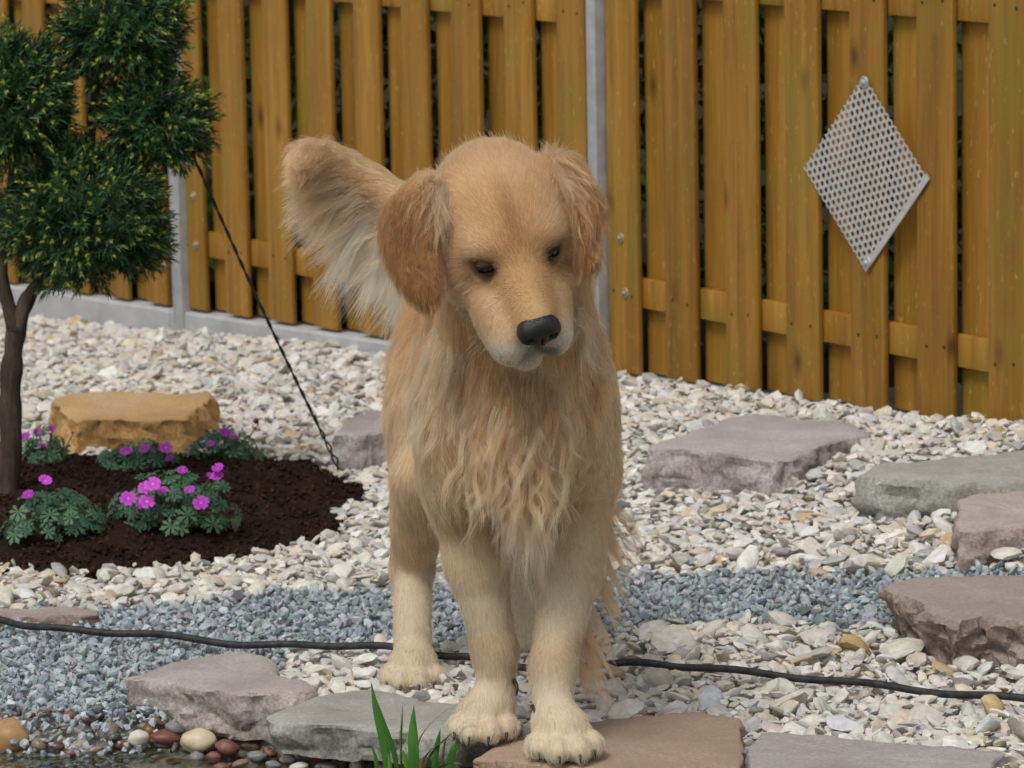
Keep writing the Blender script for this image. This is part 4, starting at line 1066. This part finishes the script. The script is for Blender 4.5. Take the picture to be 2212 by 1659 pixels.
def coat_color(q, cl, tg):
    """the colour pattern of the coat"""
    c = cl.copy(); h = hl(q); hd = tg['head'] + tg['muzzle']
    def put(w, colr): nonlocal c; w = np.clip(w, 0, 1)[:, None]; c = c * (1 - w) + W(colr) * w
    ax = np.abs(h[:, 0])
    put(hd * np.exp(-(h[:, 0] / .010) ** 2) * smoothstep(.035, .0, h[:, 1]) * smoothstep(-.10, -.02, h[:, 1]) * .6, RUST * .9)       # furrow of the forehead
    put(hd * np.exp(-(h[:, 0] / .028) ** 2) * smoothstep(.10, .06, h[:, 1]) * smoothstep(-.01, .03, h[:, 1]) * smoothstep(-.045, -.02, h[:, 2]) * .85, RUST * 1.15)   # bridge of the muzzle
    put(tg['leg'] * np.exp(-((q[:, 2] - .150) / .022) ** 2) * (q[:, 1] < 5.3) * .55, GOLD * .82)           # darker wrists
    put(tg['leg'] * smoothstep(.30, .36, q[:, 2]) * .3, GOLD)
    put((tg['neck'] + tg['ruff'] + tg['shoulder']) * smoothstep(.3, .9, vnoise(q, 16, 41)) * .35, CREAM)                                   # frosted muzzle
    put(hd * smoothstep(-.05, -.075, h[:, 1]) * smoothstep(.0, .03, h[:, 2]) * .35, PALE)
    put(hd * smoothstep(.035, .055, ax) * smoothstep(-.06, -.03, h[:, 1]) * .3, PALE)
    put(hd * smoothstep(.0, .05, h[:, 1]) * smoothstep(-.075, -.05, h[:, 2]) * .5, GOLD * .95)
    for e in EYES:
        d = np.linalg.norm(q - e, axis=1)
        put(smoothstep(.025, .016, d) * .92, DARK * 1.5); put(smoothstep(.034, .022, d) * .35, RUST * .8)
    for s_ in (-1, 1):
        put(hd * np.exp(-(((h[:, 0] - s_ * .033) / .016) ** 2 + ((h[:, 1] + .006) / .016) ** 2 + ((h[:, 2] - .024) / .014) ** 2)) * .6, PALE * 1.08)       # pale brow
        put(hd * np.exp(-(((h[:, 0] - s_ * .030) / .012) ** 2 + ((h[:, 1] - .020) / .018) ** 2 + ((h[:, 2] + .022) / .014) ** 2)) * .55, RUST * .9)         # tear line
    put(hd * smoothstep(.062, .100, h[:, 1]) * smoothstep(-.034, -.058, h[:, 2]) * .9, WHITE)          # frosted muzzle
    put(hd * smoothstep(.03, .09, h[:, 1]) * smoothstep(-.06, -.085, h[:, 2]) * .6, WHITE * .97)
    put(hd * smoothstep(.075, .098, h[:, 1]) * smoothstep(-.058, -.068, h[:, 2]) * smoothstep(-.098, -.088, h[:, 2]) * smoothstep(.034, .014, np.abs(h[:, 0] + .003)) * .72, DARK * 2.2)
    put(tg['ear'] * smoothstep(.35, 1.0, .5 + .8 * vnoise(q, 60, 5)) * .2, RUST * .75)
    return c
tri = np.vstack([DF[:, [0, 1, 2]], DF[:, [0, 2, 3]]])
ta = np.linalg.norm(np.cross(DV[tri[:, 1]] - DV[tri[:, 0]], DV[tri[:, 2]] - DV[tri[:, 0]]), axis=1) / 2
def sample(n, wt):
    p = ta * wt; p = p / p.sum(); t = rng.choice(len(tri), n, p=p)
    u, v = rng.random(n), rng.random(n); f = u + v > 1; u[f], v[f] = 1 - u[f], 1 - v[f]
    b = np.stack([1 - u - v, u, v], 1)
    q = (DV[tri[t]] * b[..., None]).sum(1); nn = (DN[tri[t]] * b[..., None]).sum(1)
    return q, nn / (np.linalg.norm(nn, axis=1)[:, None] + 1e-12)
tc_ = DV[tri].mean(1)
tL, tfl, tcl, tli, ttg = blend(tc_)
tn = DN[tri].mean(1)
facing = np.clip(-(tn @ nrm(ray(1106, 900))), -1, 1)
dens = np.where(facing > -.25, 1.0, .35)
dens = dens * (1 + .7 * ttg['leg']) * (1 + 1.6 * (ttg['head'] + ttg['muzzle'] + ttg['ear']) + .6 * ttg['paw'] + .4 * ttg['tail'])
hd_ = hl(tc_)
nose_c = mp(0, .106, -.020)
dens[np.linalg.norm(tc_ - nose_c, axis=1) < .022] = 0
for e in EYES:
    l_ = (tc_ - e) @ HA.T; dens[(l_[:, 0] / .0195) ** 2 + (l_[:, 1] / .03) ** 2 + (l_[:, 2] / .0145) ** 2 < 1] = 0
# fur may not grow under the feet
dens[(tn[:, 2] < -.5) & (tc_[:, 2] < .06)] *= .1

from mathutils import kdtree
def nearest(q, cen):
    kd = kdtree.KDTree(len(cen))
    for i, c in enumerate(cen): kd.insert(c, i)
    kd.balance()
    return np.array([kd.find(p)[1] for p in q])
def groom(q, nn, L, fl, lift, clump_n, clump_amt, npts, wave=0.0, wf=1.2, grav=.5, jit=.18, stray=.02):
    n = len(q)
    ft = fl - nn * (fl * nn).sum(1, keepdims=True); ft /= np.linalg.norm(ft, axis=1)[:, None] + 1e-9
    ft = ft + rng.normal(0, jit, (n, 3)); 
    d0 = ft + nn * lift[:, None]; d0 /= np.linalg.norm(d0, axis=1)[:, None]
    L = L * rng.uniform(.7, 1.15, n); st = rng.random(n) < stray; L[st] *= 1.25
    d0[st] += nn[st] * .4
    pts = np.empty((n, npts, 3)); p = q - nn * .0006; pts[:, 0] = p
    side = np.cross(nn, ft); side /= np.linalg.norm(side, axis=1)[:, None] + 1e-9
    cen_i = rng.choice(n, min(clump_n, n), replace=False); cid = nearest(q, q[cen_i])
    ph = rng.uniform(0, 6.28, len(cen_i))[cid]; wl_ = (rng.uniform(.7, 1.3, len(cen_i)))[cid]
    d = d0.copy(); step = (L / (npts - 1))[:, None]
    for i in range(1, npts):
        t = i / (npts - 1)
        dd = d * 1.0 - nn * (.55 * lift[:, None] * t) + W([0, 0, -1]) * (grav * t * t)
        dd /= np.linalg.norm(dd, axis=1)[:, None]
        p = p + dd * step
        off = side * (wave * np.sin(ph + t * 6.28 * wf * wl_) * t)[:, None] if np.ndim(wave) == 0 and wave else (side * (wave * np.sin(ph + t * 6.28 * wf * wl_) * t)[:, None] if np.ndim(wave) else 0)
        pts[:, i] = p + off
    # clumping towards the central strand
    ref = pts[cen_i][cid]
    t = np.linspace(0, 1, npts)[None, :, None] ** 1.3
    ca = (clump_amt if np.ndim(clump_amt) else np.full(n, clump_amt))[:, None, None]
    base_off = (q - q[cen_i][cid])[:, None, :]
    pts = pts * (1 - ca * t) + (ref + base_off * .15) * (ca * t)
    return pts, cid
HAIR = []     # (points, colour, root radius)
def add_hair(pts, colr, r0): HAIR.append((pts.astype(np.float32), colr.astype(np.float32), np.broadcast_to(W(r0, np.float32), (len(pts),)).copy()))
def tint(c, cid, amt=.10):
    k = np.random.default_rng(3).normal(0, amt, cid.max() + 1)[cid]
    return np.clip(c * (1 + k + rng.normal(0, .07, len(c)))[:, None], .01, .93)
def coat(n, wt, npts, Lmul=1.0, clump=1 / 26., amt=.55, wave=.0, r=.00017, liftmul=1.0, grav=.35, jit=.08, cmul=1.0, cv=.09):
    q, nn = sample(n, dens * wt); L, fl, cl, li, tg = blend(q)
    # on the head the coat runs away from the nose and down the cheeks
    h = hl(q); hd = (tg['head'] + tg['muzzle'])[:, None]
    away = (q - hp(0, .10, .02)); away /= np.linalg.norm(away, axis=1)[:, None]
    away = away - W([0, 0, 1]) * (smoothstep(.02, -.05, h[:, 2]) * .9)[:, None]
    fl = fl * (1 - hd) + away * hd
    L = L * (1 + .25 * vnoise(q, 25, 11)) * Lmul
    fl = fl + .26 * np.stack([vnoise(q, 11, 21), vnoise(q, 11, 22), vnoise(q, 11, 23)], 1) * (1 - hd)
    pts, cid = groom(q, nn, L, fl, li * liftmul, max(10, int(n * clump)), amt * (1 - .65 * (tg['leg'] + tg['paw'] + tg['ear'])), npts, wave, 1.1, grav, jit)
    c = coat_color(q, cl, tg)
    c = tint(c * cmul * (1 + cv * vnoise(q, 26, 31))[:, None], cid, cv)
    add_hair(pts, c, r)
face_w = ttg['head'] + ttg['muzzle']; long_w = ttg['ruff'] + ttg['neck'] + ttg['side'] + ttg['shoulder'] + ttg['thigh'] + .5 * ttg['tail']
HAIRN = 1.0
coat(int(125000 * HAIRN), (1 - face_w) , 6)
coat(int(75000 * HAIRN), face_w + .02, 4, amt=.12, r=.00015, clump=1 / 14., jit=.08, liftmul=1.25, grav=.1, cv=.04)
coat(int(30000 * HAIRN), long_w, 8, Lmul=1.4, amt=.55, wave=.0035, r=.00018, clump=1 / 45., cmul=1.08)
# --- long furnishings grown as locks: each lock is a bundle of strands that share one wavy path
def locks(roots, dirs, lens, per, rad, wave, colr, r=.00017, npts=12, turns=1.3, taper=.5, grav=.25, cvar=.10):
    roots = np.asarray(roots, float); dirs = np.asarray(dirs, float); n = len(roots)
    t = np.linspace(0, 1, npts)
    P_all, C_all = [], []
    for i in range(n):
        d = nrm(dirs[i]); L = lens[i] * rng.uniform(.8, 1.15)
        s1 = nrm(np.cross(d, rng.normal(size=3))); s2 = np.cross(d, s1); ph = rng.uniform(0, 6.28); tw = turns * rng.uniform(.75, 1.25)
        dd = d[None] + W([0, 0, -1])[None] * (grav * t[:, None]); dd /= np.linalg.norm(dd, axis=1)[:, None]
        path = roots[i] + np.vstack([np.zeros(3), np.cumsum(dd[1:] * L / (npts - 1), axis=0)])
        wv = wave * rng.uniform(.6, 1.4) * np.sin(ph + t * 6.28 * tw) * smoothstep(0, .35, t); wv2 = .5 * wave * np.cos(ph * 1.7 + t * 6.28 * tw) * smoothstep(0, .4, t)
        path = path + wv[:, None] * s1 + wv2[:, None] * s2
        o = rng.normal(0, 1, (per, 2)) * rad
        spread = (1 - (1 - taper) * t)[None, :, None]
        pts = path[None] + (o[:, :1, None] * s1 + o[:, 1:, None] * s2) * spread
        pts = pts + (rng.normal(0, rad * .25, (per, 1, 3)) * (t ** 1.5)[None, :, None])
        cut = rng.uniform(.5, 1.0, per)                              # unequal lengths
        idx = cut[:, None] * np.linspace(0, npts - 1, npts)[None]; i0 = np.minimum(idx.astype(int), npts - 2); f = (idx - i0)[..., None]
        ar = np.arange(per)[:, None]; pts = pts[ar, i0] * (1 - f) + pts[ar, i0 + 1] * f
        P_all.append(pts); k = 1 + rng.normal(0, cvar)
        C_all.append(np.clip(np.asarray(colr[i] if np.ndim(colr) == 2 else colr)[None] * k * (1 + rng.normal(0, .06, (per, 1))), .01, .93))
    add_hair(np.vstack(P_all), np.vstack(C_all), r)
from mathutils.bvhtree import BVHTree
DOGBVH = BVHTree.FromPolygons([tuple(v) for v in DV], [tuple(int(i) for i in f) for f in DF])
def hit(px, py):
    """the skin point seen at a pixel of the photograph, with its normal"""
    loc, nor, _, dist = DOGBVH.ray_cast(Vector((0, 0, H)), Vector(nrm(ray(px, py))), 20)
    return (None, None) if loc is None else (W(loc[:]), W(nor[:]))
def hits(pxs):
    a = [hit(*p) for p in pxs]; a = [x for x in a if x[0] is not None]
    return W([x[0] for x in a]), W([x[1] for x in a])
def in_px_poly(n, poly):
    P = W(poly, float); lo, hi = P.min(0), P.max(0); out = []
    while len(out) < n:
        c = rng.uniform(lo, hi, (n, 2)); c = c[in_poly(c[:, 0], c[:, 1], P)]; out += [tuple(x) for x in c]
    return out[:n]
# chest: wavy locks from the throat to between the fore legs
def chest(n, poly, dirx, l0, l1, colr, per=42, rad=.0042, wave=.007, turns=1.0, push=.22, grav=.3, spread=.22):
    q, nn = hits(in_px_poly(n, poly)); n = len(q)
    d = W([dirx, -.15, -1.0])[None] + nn * push + np.column_stack([rng.normal(0, spread, n), rng.normal(0, .08, n), np.zeros(n)])
    locks(q, d, rng.uniform(l0, l1, n), per, rad, wave, np.asarray(colr)[None] * rng.uniform(.74, 1.18, (n, 1)), npts=14, turns=turns, grav=grav)
chest(150, [(1030, 800), (1200, 800), (1225, 900), (1190, 1000), (1150, 1050), (1060, 1050), (1010, 980), (1000, 880)], 0, .055, .095, PALE * 1.02)
chest(80, [(1040, 800), (1190, 800), (1190, 940), (1030, 940)], 0, .06, .10, GOLD * 1.12)
chest(80, [(1040, 850), (1200, 850), (1190, 1030), (1050, 1030)], 0, .07, .115, PALE * 1.08, per=40, rad=.0036, wave=.010, push=.34, turns=1.1)
chest(34, [(1020, 840), (1210, 840), (1200, 1000), (1040, 1000)], 0, .075, .12, CREAM, per=30, rad=.0028, wave=.010, push=.36, turns=1.1)
chest(55, [(1075, 1010), (1180, 1010), (1170, 1080), (1090, 1080)], .03, .09, .13, CREAM * .98, per=34, wave=.004, turns=.9, push=.12, spread=.10)
chest(90, [(890, 700), (1000, 720), (1010, 860), (960, 940), (900, 900), (885, 800)], -.15, .035, .06, (PALE + CREAM) * .5, per=30, wave=.003, turns=.7)
chest(60, [(1240, 620), (1300, 650), (1320, 800), (1290, 900), (1240, 860)], .15, .03, .055, GOLD * 1.08, per=30, wave=.004, turns=.7)
chest(36, [(1235, 640), (1275, 640), (1290, 760), (1240, 760)], .1, .045, .065, CREAM, per=26, wave=.006, turns=.9)
chest(16, [(960, 1000), (1020, 1000), (1020, 1070), (980, 1070)], -.05, .03, .045, PALE, per=22, wave=.005)
chest(16, [(1210, 980), (1270, 960), (1260, 1060), (1200, 1070)], .05, .03, .045, PALE, per=22, wave=.006)
# dark gold throat under the jaw
chest(40, [(980, 700), (1030, 760), (1130, 805), (1200, 800), (1180, 830), (1050, 830), (980, 770)], .1, .04, .07, GOLD * .95, per=30, wave=.003, turns=.6)
# feathering down the backs of the fore legs
def leg_feather(a, b, out, n, l0, l1, c):
    t = rng.random(n)[:, None]; q = W(a) * (1 - t) + W(b) * t
    locks(q + rng.normal(0, .006, q.shape), W(out)[None] + rng.normal(0, .12, (n, 3)), l0 * (1 - t[:, 0]) + l1 * t[:, 0], 22, .0032, .004, c, npts=10, turns=.7, taper=.25)
leg_feather((-.055, 5.215, .30), (-.035, 5.195, .16), (.25, .75, -1), 34, .09, .05, PALE)
leg_feather((.108, 5.20, .33), (.072, 5.135, .12), (.62, .35, -1.1), 80, .11, .085, PALE)
leg_feather((.055, 5.21, .32), (.045, 5.15, .2), (-.3, .5, -1), 22, .07, .05, PALE)
leg_feather((-.135, 5.66, .27), (-.13, 5.655, .16), (.45, .5, -1), 30, .08, .05, CREAM)      # hock fringe
leg_feather((.03, 5.82, .30), (.03, 5.82, .16), (.3, .4, -1), 20, .08, .05, PALE)
# under the belly and the fringe of the flank seen past the near fore leg
n = 40; y_ = rng.uniform(5.3, 5.52, n); locks(np.stack([-.02 + rng.normal(0, .05, n), y_, .30 - .02 * rng.random(n)], 1), W([[.0, .15, -1]]) + rng.normal(0, .12, (n, 3)), rng.uniform(.04, .07, n), 26, .004, .004, PALE, npts=10)
n = 60; locks(np.stack([.085 + rng.normal(0, .012, n), rng.uniform(5.22, 5.5, n), .31 + .06 * rng.random(n)], 1), W([[.28, .2, -1]]) + rng.normal(0, .15, (n, 3)), rng.uniform(.07, .12, n), 22, .0035, .004, PALE, npts=10)
# tail plume: hair streams back from the dock towards the tip, then falls in a pale fringe
TS = spline(TAIL, 60)
tdir = np.gradient(TS, axis=0); tdir /= np.linalg.norm(tdir, axis=1)[:, None]
def plume(n, k0, k1, h0, h1, l0, l1, colr, fall, per=34, rad=.0055):
    k = rng.integers(k0, k1, n); fr = (k - 6) / 52.
    hang = rng.uniform(h0, h1, n)
    rt = TS[k] + W([0, 0, -1]) * (hang * .03)[:, None] + rng.normal(0, .007, (n, 3)) + W([0, -.012, 0])
    d = tdir[k] + W([-.05, -.06, -1.0])[None] * (fall * (.5 + hang))[:, None] + rng.normal(0, .10, (n, 3))
    locks(rt, d, (l0 + (l1 - l0) * hang) * np.interp(fr, [0, .5, .8, 1], [1.1, 1, .8, .5]), per, rad, .005, np.asarray(colr)[None] * rng.uniform(.88, 1.1, (n, 1)), npts=11, turns=.55, grav=.25)
plume(150, 5, 54, -.5, .4, .035, .06, (GOLD + PALE) * .5, .22)
plume(170, 5, 46, .1, .8, .055, .085, (GOLD + 2 * PALE) / 3, .40)
plume(150, 5, 40, .6, 1.2, .06, .095, (PALE + CREAM) * .5, .52)
plume(120, 4, 33, 1.0, 1.7, .06, .09, CREAM * 1.02, .62)
plume(110, 4, 27, 1.4, 2.2, .055, .085, WHITE, .72)
plume(50, 48, 59, -.3, .8, .025, .05, PALE, .4)
n = 90; k = rng.integers(2, 20, n)
locks(TS[k] + W([0, -.01, -.03]) + rng.normal(0, .012, (n, 3)), W([[-.40, -.03, -1.0]]) + rng.normal(0, .14, (n, 3)), rng.uniform(.07, .125, n), 32, .005, .006, WHITE, npts=12, turns=.7, grav=.4)
# pale wisps in front of the ears and the ears' own fringes
def wisps(n, poly, d, l0, l1, colr, per=14, rad=.002, wave=.003, push=.25, sp=.12, turns=.6, grav=.15, npts=10):
    q, nn = hits(in_px_poly(n, poly)); n = len(q)
    locks(q, nn * push + W(d)[None] + rng.normal(0, sp, (n, 3)), rng.uniform(l0, l1, n), per, rad, wave, np.asarray(colr)[None] * rng.uniform(.85, 1.12, (n, 1)), npts=npts, turns=turns, grav=grav)
wisps(60, [(905, 385), (960, 375), (985, 420), (965, 470), (930, 430)], -Uv - Rv * .15, .03, .08, PALE, sp=.2)
wisps(26, [(925, 395), (965, 385), (975, 440), (950, 450)], -Uv - Rv * .12, .04, .09, CREAM, sp=.2, per=10)
wisps(50, [(905, 385), (955, 380), (930, 430), (890, 440)], -Uv - Rv * .5, .03, .06, GOLD * 1.1)
wisps(50, [(1165, 325), (1225, 335), (1250, 380), (1205, 400)], -Uv * .8 + Rv * .55, .03, .07, PALE, push=.15, sp=.2)
wisps(80, [(1230, 380), (1290, 410), (1300, 480), (1285, 560), (1255, 580), (1245, 470)], -Uv + Rv * .22, .02, .04, RUST * 1.2)
wisps(40, [(1225, 380), (1270, 400), (1280, 470), (1240, 460)], -Uv + Rv * .22, .02, .045, GOLD * 1.05)
wisps(110, [(840, 440), (900, 400), (945, 430), (955, 560), (930, 650), (885, 600), (830, 510)], -Uv + Rv * .10, .014, .026, RUST * 1.05, push=.12)
wisps(40, [(840, 430), (880, 400), (900, 480), (840, 520)], -Uv - Rv * .2, .014, .026, RUST * .85, push=.12)
# fluff behind the crown
wisps(30, [(1160, 322), (1215, 322), (1200, 345), (1165, 340)], Uv * .9 + Rv * .1, .015, .03, PALE, push=.8, sp=.35, per=10, grav=.1, npts=7)
wisps(24, [(905, 385), (960, 375), (950, 400), (905, 405)], Uv * .7 - Rv * .3, .012, .022, PALE, push=.8, sp=.35, per=10, grav=.1, npts=7)
# tufts over the toes
for (t, f, s, u) in TOES:
    n = 16; th = rng.uniform(-1.2, 1.2, n); bk = rng.uniform(-.012, .014, n)
    q = t + f * bk[:, None] + s * (np.sin(th) * .013)[:, None] + u * (np.cos(th) * .0135)[:, None]
    locks(q, f * .75 - u * .75 + s * (np.sin(th) * .25)[:, None] + u * .25, rng.uniform(.010, .017, n), 14, .0014, .0008, WHITE * rng.uniform(.85, 1.05, (n, 1)), npts=7, turns=.3, grav=.2)
# ------------------------------------------------------------------ dog objects
nt = NT('dog_skin'); at_ = nt.node('ShaderNodeAttribute', attribute_name='Col'); M_SKIN = nt.set(at_.outputs['Color'], .8, .15)
vL, vfl, vcl, vli, vtg = blend(DV)
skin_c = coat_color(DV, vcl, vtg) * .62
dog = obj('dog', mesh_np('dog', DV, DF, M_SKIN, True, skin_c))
tag(dog, 'golden retriever standing on stone slabs, head lowered and tail raised', 'dog')
def mat_fur():
    m_ = bpy.data.materials.new('golden_fur'); m_.use_nodes = True; n = m_.node_tree.nodes; l = m_.node_tree.links
    b = n['Principled BSDF']; at = n.new('ShaderNodeAttribute'); at.attribute_name = 'Col'
    hi = n.new('ShaderNodeHairInfo'); mr = n.new('ShaderNodeMapRange'); l.new(hi.outputs['Intercept'], mr.inputs['Value'])
    mr.inputs['To Min'].default_value = .80; mr.inputs['To Max'].default_value = 1.12          # roots are a shade deeper than the sun-bleached tips
    mx = n.new('ShaderNodeVectorMath'); mx.operation = 'SCALE'; l.new(at.outputs['Color'], mx.inputs[0]); l.new(mr.outputs[0], mx.inputs['Scale'])
    l.new(mx.outputs[0], b.inputs['Base Color']); b.inputs['Roughness'].default_value = .5; b.inputs['Specular IOR Level'].default_value = .35
    tr = n.new('ShaderNodeBsdfTranslucent'); l.new(mx.outputs[0], tr.inputs['Color'])
    ms = n.new('ShaderNodeMixShader'); ms.inputs[0].default_value = .42; l.new(b.outputs[0], ms.inputs[1]); l.new(tr.outputs[0], ms.inputs[2])
    hb = n.new('ShaderNodeBsdfHairPrincipled'); hb.parametrization = 'COLOR'; l.new(mx.outputs[0], hb.inputs['Color'])
    hb.inputs['Roughness'].default_value = .38; hb.inputs['Radial Roughness'].default_value = .5
    m2 = n.new('ShaderNodeMixShader'); m2.inputs[0].default_value = .42; l.new(ms.outputs[0], m2.inputs[1]); l.new(hb.outputs[0], m2.inputs[2])
    l.new(m2.outputs[0], n['Material Output'].inputs['Surface']); return m_
M_FUR = mat_fur()
def hair_object(name, packs, parent):
    sizes = np.concatenate([np.full(len(p), p.shape[1], np.int32) for p, c, r in packs])
    cu = bpy.data.hair_curves.new(name); cu.add_curves([int(s) for s in sizes])
    pos = np.concatenate([p.reshape(-1, 3) for p, c, r in packs]).astype(np.float32)
    cu.attributes['position'].data.foreach_set('vector', pos.ravel())
    rad = np.concatenate([(r[:, None] * np.linspace(1, .25, p.shape[1])[None] ** .8).ravel() for p, c, r in packs]).astype(np.float32)
    ra = cu.attributes.get('radius') or cu.attributes.new('radius', 'FLOAT', 'POINT'); ra.data.foreach_set('value', rad)
    ca = cu.attributes.new('Col', 'FLOAT_COLOR', 'CURVE'); cc = np.ones((len(sizes), 4), np.float32); cc[:, :3] = np.concatenate([c for p, c, r in packs])
    ca.data.foreach_set('color', cc.ravel())
    cu.materials.append(M_FUR); o = bpy.data.objects.new(name, cu); link(o, parent); return o
hair_object('fur', HAIR, dog)
# whiskers
wp = []
for s in (-1, 1):
    for i in range(9):
        a = mp(s * rng.uniform(.026, .038), rng.uniform(.05, .085), rng.uniform(-.055, -.035)); d = nrm(hx_ * s * 1.0 - hf_ * rng.uniform(.1, .7) - W([0, 0, 1]) * rng.uniform(.2, .9))
        t = np.linspace(0, rng.uniform(.03, .06), 7)[:, None]; wp.append(a + d * t + W([0, 0, -1]) * (t ** 2) * 5)
hair_object('whiskers', [(np.array(wp), np.tile(W([.75, .70, .6]), (len(wp), 1)), np.full(len(wp), .00016))], dog)
# nose
nt = NT('nose_leather'); v_ = nt.node('ShaderNodeTexVoronoi'); v_.inputs['Scale'].default_value = 900; tcn = nt.node('ShaderNodeTexCoord'); nt.link(tcn.outputs['Object'], v_.inputs['Vector'])
nt.bump(v_.outputs['Distance'], .5, .001); M_NOSE = nt.set((.010, .010, .012), .33, .5)
NP = []
def ne(x, y, z, r, k=.008): NP.append(dict(t='e', c=mp(x, y, z), r=W(r), ax=HA, k=k))
ne(0, .103, -.018, (.0235, .017, .017)); ne(-.0125, .106, -.023, (.0125, .0135, .0135)); ne(.0125, .106, -.023, (.0125, .0135, .0135)); ne(0, .106, -.031, (.010, .012, .012))
NC = [dict(t='e', c=mp(s * .0125, .1185, -.0235), r=W([.0058, .009, .0044]), ax=HA, k=.003) for s in (-1, 1)] + [dict(t='e', c=mp(s * .0195, .114, -.0275), r=W([.006, .008, .0022]), ax=HA, k=.003) for s in (-1, 1)] \
   + [dict(t='e', c=mp(0, .119, -.034), r=W([.0009, .006, .012]), ax=HA, k=.002)]
c_ = mp(0, .105, -.02); NV, NF = surface_nets(NP, c_ - .034, c_ + .034, .0011, NC); NV = relax(NV, NF, 2, .4)
nn_ = vert_normals(NV, NF)
if ((nn_ * (NV - NV.mean(0))).sum(1)).mean() < 0: NF = NF[:, ::-1]
tag(obj('nose', mesh_np('nose', NV, NF, M_NOSE), dog), 'black leathery nose')
# eyes
nt = NT('dark_eye'); M_EYE = nt.set((.012, .007, .004), .08, .6)
for e in EYES:
    bm = bmesh.new(); bmesh.ops.create_uvsphere(bm, u_segments=24, v_segments=16, radius=.0122)
    o = obj('eye', bm_mesh('eye', bm, M_EYE, True), dog, tuple(e))
# lids: a dark-rimmed hood over each eye, half closed as the dog looks down
nt = NT('eyelid'); M_LID = nt.set((.02, .014, .011), .6, .3)
nt = NT('furred_lid'); M_LIDF = nt.set((.13, .075, .038), .8, .15)
for e, s in zip(EYES, (-1, 1)):
    ef = nrm(hf_ + hu_ * .75 + hx_ * s * .2); ex = nrm(hx_ - ef * (hx_ @ ef) + hu_ * s * .10); eu = np.cross(ef, ex)
    nu, nv = 18, 6
    for (a0, a1, rr, mt) in ((4, 95, .0134, M_LIDF), (-36, -95, .0132, M_LIDF), (-2, 10, .0138, M_LID), (-32, -42, .0136, M_LID)):
        V_, F_ = [], []
        for j in range(nv):
            for i in range(nu):
                az = math.radians(-95 + 190 * i / (nu - 1)); dro = 6 * math.sin(az * s)            # outer corner sits lower
                el = math.radians(a0 + (a1 - a0) * j / (nv - 1) - dro * .6) * (1 - .0 * abs(az))
                k = math.cos(az)
                el = el * (.35 + .65 * k) if abs(math.degrees(el)) < 60 else el
                d = W([math.sin(az) * math.cos(el), math.cos(az) * math.cos(el), math.sin(el)]); V_.append(e + (ex * d[0] + ef * d[1] + eu * d[2]) * rr)
        for j in range(nv - 1):
            for i in range(nu - 1): a = j * nu + i; F_.append((a, a + 1, a + nu + 1, a + nu))
        obj('eyelid', poly_mesh('eyelid', V_, F_, mt), dog)
# claws
nt = NT('horn'); M_CLAW = nt.set((.03, .024, .02), .4, .4)
for (t, f, s, u) in TOES:
    pts = spline([t + f * .014 + u * .000, t + f * .025 - u * .003, t + f * .030 - u * .0105], 6)
    V_, F_ = tube(pts, np.linspace(.0030, .0008, 6), 7); obj('claw', poly_mesh('claw', V_, F_, M_CLAW), dog)
for c in (ony(1110, 1470, 5.15), ony(1150, 1525, 5.07)):        # dew claws
    V_, F_ = tube(spline([c, c + W([.004, -.012, -.006]), c + W([.003, -.014, -.016])], 6), np.linspace(.0034, .001, 6), 7); obj('claw', poly_mesh('claw', V_, F_, M_CLAW), dog)
